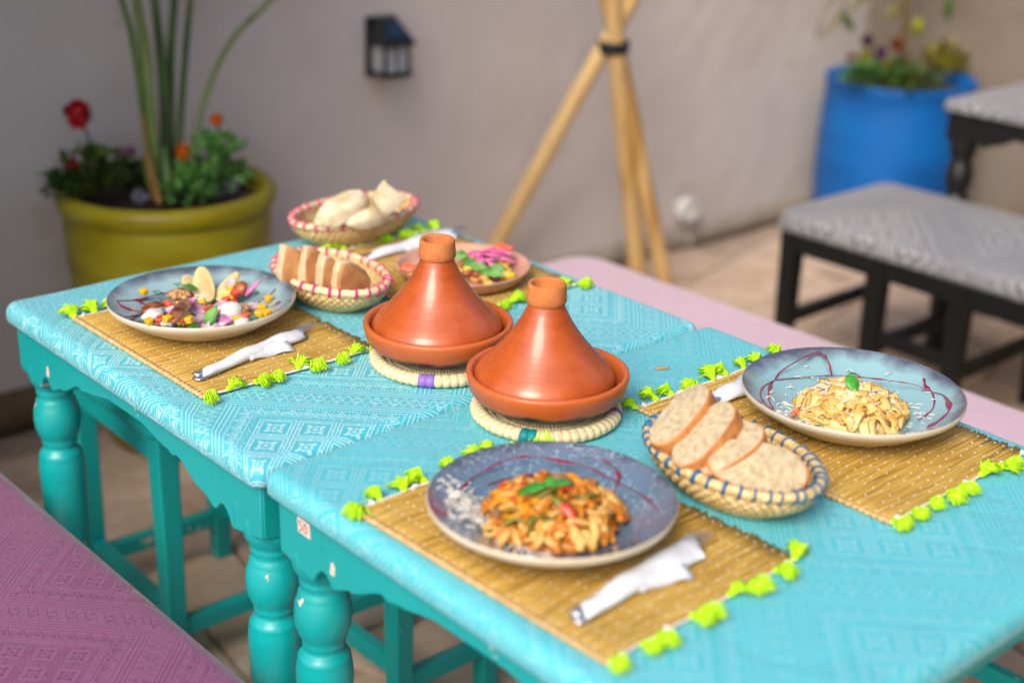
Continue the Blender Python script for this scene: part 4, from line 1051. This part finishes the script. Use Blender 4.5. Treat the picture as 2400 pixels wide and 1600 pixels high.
cutlery_roll('behind the creamy pasta plate', at(1650, 952, zc), at(1860, 868, zc), -1, 3, wid=.050, group=gN)
cutlery_roll('behind the tagine nearer the wall', at(845, 612, zc), at(1095, 545, zc), 1, 4, wid=.046, group=gN)

# ------------------------------------------------------------------ planters
YP = (.742, 1.585)
t = thing('planter', 'mustard yellow glazed planter with thick rolled rim behind the table', 'planter', (*YP, 0))
mb = MB(); mb.lathe([(.0001, .001), (.160, .001), (.175, .012), (.186, .05), (.205, .16), (.225, .32), (.237, .48), (.2405, .57), (.239, .585)], 72, (*YP, 0)); mb.build('pot', M['yellow_pot'], t)
mb = MB(); mb.lathe([(.238, .582), (.244, .586), (.252, .597), (.2545, .612), (.251, .627), (.241, .636), (.229, .636), (.220, .627), (.215, .60), (.21, .52)], 72, (*YP, 0)); mb.build('rolled_rim', M['yellow_pot'], t)
mb = MB()
nr, ns = 8, 48
for i in range(nr+1):
    for k in range(ns):
        a = 2*math.pi*k/ns; r_ = .212*i/nr; mb.v.append(Vector((YP[0]+r_*math.cos(a), YP[1]+r_*math.sin(a), .590+.012*mnoise.noise(Vector((r_*14*math.cos(a), r_*14*math.sin(a), 0))))))
for i in range(nr):
    for k in range(ns): mb.f.append([i*ns+k, i*ns+(k+1) % ns, (i+1)*ns+(k+1) % ns, (i+1)*ns+k]); mb.m.append(0)
so = mb.build('soil', M['soil'], t)
def yp(px, py, z): return at(px, py, z)
SZ = .590
# tall strappy plant: stalks measured in the photograph as they pass in front of the wall
tb = thing('strap_plant', 'tall green plant with long bare leaf stalks in the yellow planter', 'plant', (.775, 1.60, SZ))
def stalk(p_list, Y, r0, r1, mt='stalk', leafy=True, name='stalk'):
    r0 *= .85; r1 *= .85
    pts = [at_y(px, py, yy) for (px, py), yy in zip(p_list, Y)]; top = pts[-1]+(pts[-1]-pts[-2]).normalized()*.5
    pts = pts+[top] if leafy else pts
    s_ = spline(pts, 6); mb = MB(); mb.tube(s_, [r0+(r1-r0)*i/(len(s_)-1) for i in range(len(s_))], 10); o = mb.build(name, M[mt], tb)
    if leafy:
        d = (pts[-1]-pts[-2]).normalized(); mb = MB(); out = Vector((d.x*2, d.y*2-.2, .9)); mb.leaf(pts[-1], out, Vector((-.3, -.6, .4)), .62, .17, .25, seg=10); mb.build('blade', M['leaf'], o, solid=.001)
Y0 = 1.60
stalk([(352, 440), (335, 250), (310, 90), (280, -20)], (Y0-.03, Y0-.03, Y0-.02, Y0), .012, .007)
stalk([(370, 450), (352, 260), (340, 120), (316, -20)], (Y0-.05, Y0-.04, Y0-.02, Y0-.02), .017, .012)
stalk([(388, 440), (385, 250), (375, 120), (360, -20)], (Y0-.02, Y0, Y0+.01, Y0+.02), .015, .011)
stalk([(398, 440), (398, 250), (400, 120), (410, -20)], (Y0+.02, Y0+.04, Y0+.05, Y0+.06), .014, .010)
stalk([(415, 430), (425, 250), (435, 120), (448, -20)], (Y0, Y0+.02, Y0+.02, Y0+.02), .011, .008)
stalk([(445, 420), (475, 250), (540, 100), (650, -15)], (Y0+.01, Y0+.03, Y0+.04, Y0+.05), .011, .006)
stalk([(362, 470), (350, 400), (340, 330), (334, 265)], (Y0-.08, Y0-.075, Y0-.06, Y0-.05), .008, .003, 'sheath', False, 'dry_sheath')
stalk([(375, 478), (362, 420), (350, 360)], (Y0-.10, Y0-.09, Y0-.07), .009, .003, 'sheath', False, 'dry_sheath')
stalk([(395, 470), (392, 420), (380, 340)], (Y0-.08, Y0-.06, Y0-.03), .022, .010, 'stalk', False, 'dry_sheath')
def flower_ball(mb, c, r, n, seed, mi=0):
    rg = random.Random(seed)
    for i in range(n):
        d = Vector((rg.gauss(0, 1), rg.gauss(0, 1), rg.gauss(0, 1)+.3)).normalized(); mb.leaf(c+d*r*.45, (d+Vector((rg.uniform(-.5, .5), rg.uniform(-.5, .5), rg.uniform(-.5, .5)))).normalized(), Vector((rg.random(), rg.random(), 1)), r*.75, r*.55, .3, mi, seg=2)
def bush(mb, c, rx, rz, n, sz, seed, mi=0):
    rg = random.Random(seed)
    for i in range(int(n*2.2)):
        a = rg.uniform(0, 6.283); q = rx*.75*math.sqrt(rg.random()); hz = rg.random()*rz*(1-.5*(q/rx)**2)
        d = Vector((math.cos(a)*q, math.sin(a)*q, hz)); o = Vector((d.x, d.y, abs(d.z)*.6+.02)).normalized()
        mb.leaf(c+d, o+Vector((rg.uniform(-.6, .6), rg.uniform(-.6, .6), rg.uniform(-.3, .5))), UP, sz*rg.uniform(.6, 1.2), sz*rg.uniform(.5, .85), rg.uniform(.1, .6), mi, seg=3)
def flower_plant(name, label, base, heads, petal_m, leaf_m, spread, hgt, n, sz, seed, headr, cat='flower'):
    base = Vector(base); tt = thing(name, label, cat, base)
    for h, r_ in heads:
        h = Vector(h); s_ = spline([base, base.lerp(h, .5)+Vector((.01, .0, .02)), h], 5); mb = MB(); mb.tube(s_, .0028, 6); mb.build('stem', M['stalk'], tt)
        mb = MB(); flower_ball(mb, h, r_, 90, seed+int(h.x*900)); mb.blob(h, r_*.72, n=10, k=8, amp=.5, seed=seed, freq=4.); mb.build('bloom', M[petal_m], tt)
    mb = MB(); bush(mb, base, spread, hgt, n, sz, seed); mb.build('foliage', M[leaf_m], tt)
    return tt
P3 = lambda px, py, Y: at_y(px, py, Y)
flower_plant('geranium', 'red geranium with round bloom on a long stem in the yellow planter', P3(225, 445, 1.62), [(P3(181, 268, 1.62), .030), (P3(168, 385, 1.64), .014)], 'petal_r', 'leaf_g', .085, .095, 60, .034, 1, .03)
flower_plant('marigold', 'small orange marigold low in front of the tall stalks', P3(440, 470, 1.52), [(P3(428, 355, 1.52), .017)], 'petal_o', 'leaf_l', .075, .085, 70, .03, 2, .02)
flower_plant('marigold', 'orange marigold on the taller bush at the right of the yellow planter', P3(510, 435, 1.60), [(P3(507, 280, 1.60), .015)], 'petal_o', 'leaf_l', .085, .125, 85, .034, 3, .02)
flower_plant('pink_flower', 'pale pink flowers half hidden behind the tall stalks', P3(295, 440, 1.66), [(P3(285, 360, 1.66), .016), (P3(305, 355, 1.67), .014), (P3(268, 385, 1.64), .011)], 'petal_p', 'leaf', .07, .05, 40, .028, 4, .02)
flower_plant('trailing_plant', 'low dark green plant spilling over the left rim of the yellow planter', P3(165, 452, 1.62), [], 'petal_r', 'leaf', .07, .05, 60, .026, 5, .02, 'plant')
for i, (px, py, s_, lb) in enumerate(((536, 440, .026, 'lilac crystal rock on the soil at the right of the yellow planter'), (325, 462, .022, 'dark lilac rock on the soil below the tall stalks'), (490, 448, .016, 'small pale rock beside the lilac crystal'))):
    mb = MB(); p = at(px, py, SZ+.012); mb.blob(p, (s_, s_*.8, s_*.95), Matrix.Rotation(i, 3, 'Y'), 6, 4, .5, i+3); tag(mb.build('rock', M['rock'], smooth=False), lb, 'rock')

BP = (3.575, 1.49)
P3o = P3; P3 = lambda px, py, Y: at_y(px, py, Y+.195)
t = thing('planter', 'bright blue cylindrical planter in the corner behind the grey bench', 'planter', (*BP, 0))
mb = MB(); mb.lathe([(.0001, .001), (.235, .001), (.248, .01), (.262, .07), (.268, .22), (.267, .38), (.262, .50), (.260, .56), (.265, .572), (.264, .583), (.252, .587), (.240, .58), (.236, .54), (.236, .51)], 72, (*BP, 0)); mb.build('pot', M['blue_pot'], t)
mb = MB(); mb.lathe([(.0001, .545), (.10, .552), (.18, .546), (.238, .54)], 48, (*BP, 0)); mb.build('soil', M['soil'], t)
tl = thing('lemon_tree', 'young lemon tree with bare trunk and unripe fruit in the blue planter', 'tree', (BP[0]+.02, BP[1], .545))
tr0 = P3(2118, 150, 1.30)
mb = MB(); mb.tube(spline([Vector((tr0.x, tr0.y, .545)), P3(2120, 90, 1.30), P3(2122, 30, 1.30), P3(2130, -40, 1.30), P3(2135, -160, 1.30)], 5), [.014]*8+[.012]*8+[.010]*5, 9); mb.build('trunk', M['bark'], tl)
for k, pl in enumerate(([(2128, -60), (2060, -90), (1990, -20), (1975, 40)], [(2128, -60), (2200, -110), (2225, -40), (2222, 10)], [(2128, -50), (2148, -80), (2150, -10), (2148, 40)], [(2130, -100), (2050, -60), (1940, 10), (1915, 90)])):
    mb = MB(); mb.tube(spline([P3(x, y, 1.30+.02*k) for x, y in pl], 5), .003, 6); mb.build('branch', M['bark'], tl)
def lf(px, py, ex, ey, w, mt, Y=1.30):
    a, b = P3(px, py, Y), P3(ex, ey, Y); mb = MB(); mb.leaf(a, b-a, -VIEW+UP*.3, (b-a).length, w, .1, seg=5); mb.build('leaf', M[mt], tl, solid=.0006)
lf(1968, 30, 2008, 78, .030, 'leaf'); lf(2222, -10, 2222, 48, .032, 'leaf'); lf(2112, 8, 2078, 40, .045, 'leaf_o'); lf(1985, 10, 1930, 90, .020, 'leaf_o'); lf(2050, -30, 1990, 30, .02, 'leaf_o')
rg = random.Random(5); mb = MB(); ctr = P3(2135, -230, 1.30)
for i in range(150): mb.leaf(ctr+Vector((rg.gauss(0, .15), rg.gauss(0, .15), rg.gauss(0.05, .09))), Vector((rg.gauss(0, 1), rg.gauss(0, 1), rg.gauss(0, .6))), UP, .07, .03, .2, seg=3)
mb.build('crown', M['leaf'], tl)
for px, py in ((2150, 62),):
    mb = MB(); mb.blob(P3(px, py, 1.32), (.021, .021, .030), n=12, k=9); mb.build('lemon', M['lemon'], tl)
flower_plant('pansy', 'violet and red pansies at the left of the blue planter', P3(2040, 195, 1.30), [(P3(2032, 95, 1.30), .020), (P3(2065, 125, 1.28), .022)], 'petal_v', 'leaf_l', .12, .075, 90, .03, 11, .02)
flower_plant('carnation', 'dark red flower against the lemon trunk', P3(2100, 190, 1.27), [(P3(2102, 105, 1.27), .021), (P3(1996, 135, 1.33), .014)], 'petal_d', 'leaf_g', .11, .07, 70, .03, 12, .02)
flower_plant('yellow_shrub', 'yellow green leafy plant at the right of the blue planter', P3(2210, 185, 1.27), [], 'petal_o', 'leaf_y', .10, .12, 90, .034, 13, .02, 'plant')
flower_plant('yellow_flower', 'yellow flower bud between the pansies in the blue planter', P3(2030, 190, 1.26), [(P3(2027, 130, 1.26), .020), (P3(2075, 152, 1.25), .016)], 'leaf_y', 'leaf', .06, .04, 40, .03, 14, .02)
flower_plant('ground_cover', 'mixed low greenery along the front rim of the blue planter', P3(2120, 205, 1.20), [], 'petal_o', 'leaf_g', .17, .05, 130, .030, 15, .02, 'plant')

# ------------------------------------------------------------------ lantern, poles, socket
lx, lz = 1.555, .835
t = thing('wall_lantern', 'black wall lantern with frosted panes on the mauve wall', 'lantern', (lx, WY, lz))
mb = MB(); mb.box((lx-0.0016, WY-.008, lz+.002), (.098, .014, .165)); mb.build('back_plate', M['iron'], t, smooth=False, bevel=.005)
def prism(lo, hi, z0, z1, mt, name):   # rectangles (x0,x1,y0,y1) at two heights
    mb = MB(); vs = []
    for (x0, x1, y0, y1), z in ((lo, z0), (hi, z1)): vs += [(x0, y0, z), (x1, y0, z), (x1, y1, z), (x0, y1, z)]
    mb.add(vs, [(3, 2, 1, 0), (4, 5, 6, 7), (0, 1, 5, 4), (1, 2, 6, 5), (2, 3, 7, 6), (3, 0, 4, 7)]); return mb.build(name, mt, t, smooth=False, bevel=.002)
yb = WY-.0155
prism((lx-0.0508, lx+0.0508, yb-.085, yb), (lx-0.0328, lx+0.0246, yb-.030, yb), lz+.022, lz+.085, M['iron'], 'roof')
prism((lx-0.0525, lx+0.0525, yb-.088, yb), (lx-0.0525, lx+0.0525, yb-.088, yb), lz+.013, lz+.0215, M['iron'], 'roof_edge')
mb = MB(); mb.add([(lx-0.0344, yb-.079, lz+.036), (lx+0.0328, yb-.079, lz+.036), (lx+0.0213, yb-.041, lz+.074), (lx-0.0279, yb-.041, lz+.074)], [(0, 1, 2, 3)]); mb.build('solar_panel', M['solar'], t, smooth=False, solid=.003)
prism((lx-0.0361, lx+0.0361, yb-.064, yb), (lx-0.0377, lx+0.0377, yb-.066, yb), lz-.060, lz+.012, M['frost'], 'frosted_pane')
for sx in (-1, 1):
    mb = MB(); mb.box((lx+sx*.0394, yb-.067, lz-.024), (.008, .008, .074)); mb.build('corner_bar', M['iron'], t, smooth=False)
mb = MB(); mb.box((lx, yb-.0685, lz-.024), (.005, .004, .072)); mb.build('corner_bar', M['iron'], t, smooth=False)
prism((lx-0.0459, lx+0.0459, yb-.078, yb), (lx-0.0459, lx+0.0459, yb-.078, yb), lz-.074, lz-.061, M['iron'], 'base_tray')

tie = at_y(1430, 108, 1.52)
t = thing('pole_tripod', 'tripod of peeled wooden poles lashed with black tape before the wall', 'tripod', (tie.x, tie.y, 0))
for k, (px, py, off, r0) in enumerate(((1080, 722, (-.016, .004, 0), .0245), (1499, 702, (0, -.026, 0), .0265), (1572, 724, (.026, 0, 0), .023))):
    b = at(px, py, 0); q = tie+Vector(off); e = q+(q-b)*.62; mb = MB(); n = 10; pts = []
    for i in range(n+1):
        f = i/n; pts.append(b.lerp(e, f)+Vector((mnoise.noise(Vector((f*3, k, 0))), mnoise.noise(Vector((f*3, k, 5))), 0))*.006)
    pts[0].z = .004
    mb.tube(pts, [r0*(1.08-.16*i/n) for i in range(n+1)], 12); mb.build('pole', M['bamboo'], t)
mb = MB(); mb.lathe([(.044, -.018), (.0475, -.013), (.046, .0), (.048, .012), (.044, .018)], 24, tie+Vector((.003, -.008, 0))); mb.build('lashing', M['band'], t)
sc = at_y(1608, 492, WY-.02)
t = thing('socket_box', 'small white round socket box low on the mauve wall', 'socket', (sc.x, WY, sc.z))
mb = MB(); mb.lathe([(.0001, 0), (.040, 0), (.044, -.004), (.044, -.038), (.038, -.044), (.026, -.044), (.024, -.036), (.0001, -.036)], 32)
for v in mb.v: v.xyz = (sc.x+v.x, WY+v.z-.001, sc.z+v.y)
mb.build('socket', M['plastic'], t)
mb = MB(); mb.tube([(sc.x+.02, WY-.012, sc.z-.04), (sc.x+.025, WY-.012, sc.z-.10), (sc.x+.02, WY-.036, .02)], .008, 8); mb.build('conduit', M['plastic'], t)
# crumb stain on the front cloth
mb = MB(); p = at(1553, 862, TZ+.0022); mb.blob(p, (.012, .004, .0012), Matrix.Rotation(-.6, 3, 'Z'), 8, 5, .5, 2); tag(mb.build('food_crumb', M['chicken']), 'little golden crumb lying on the pale turquoise cloth right of the front tagine', 'crumb')
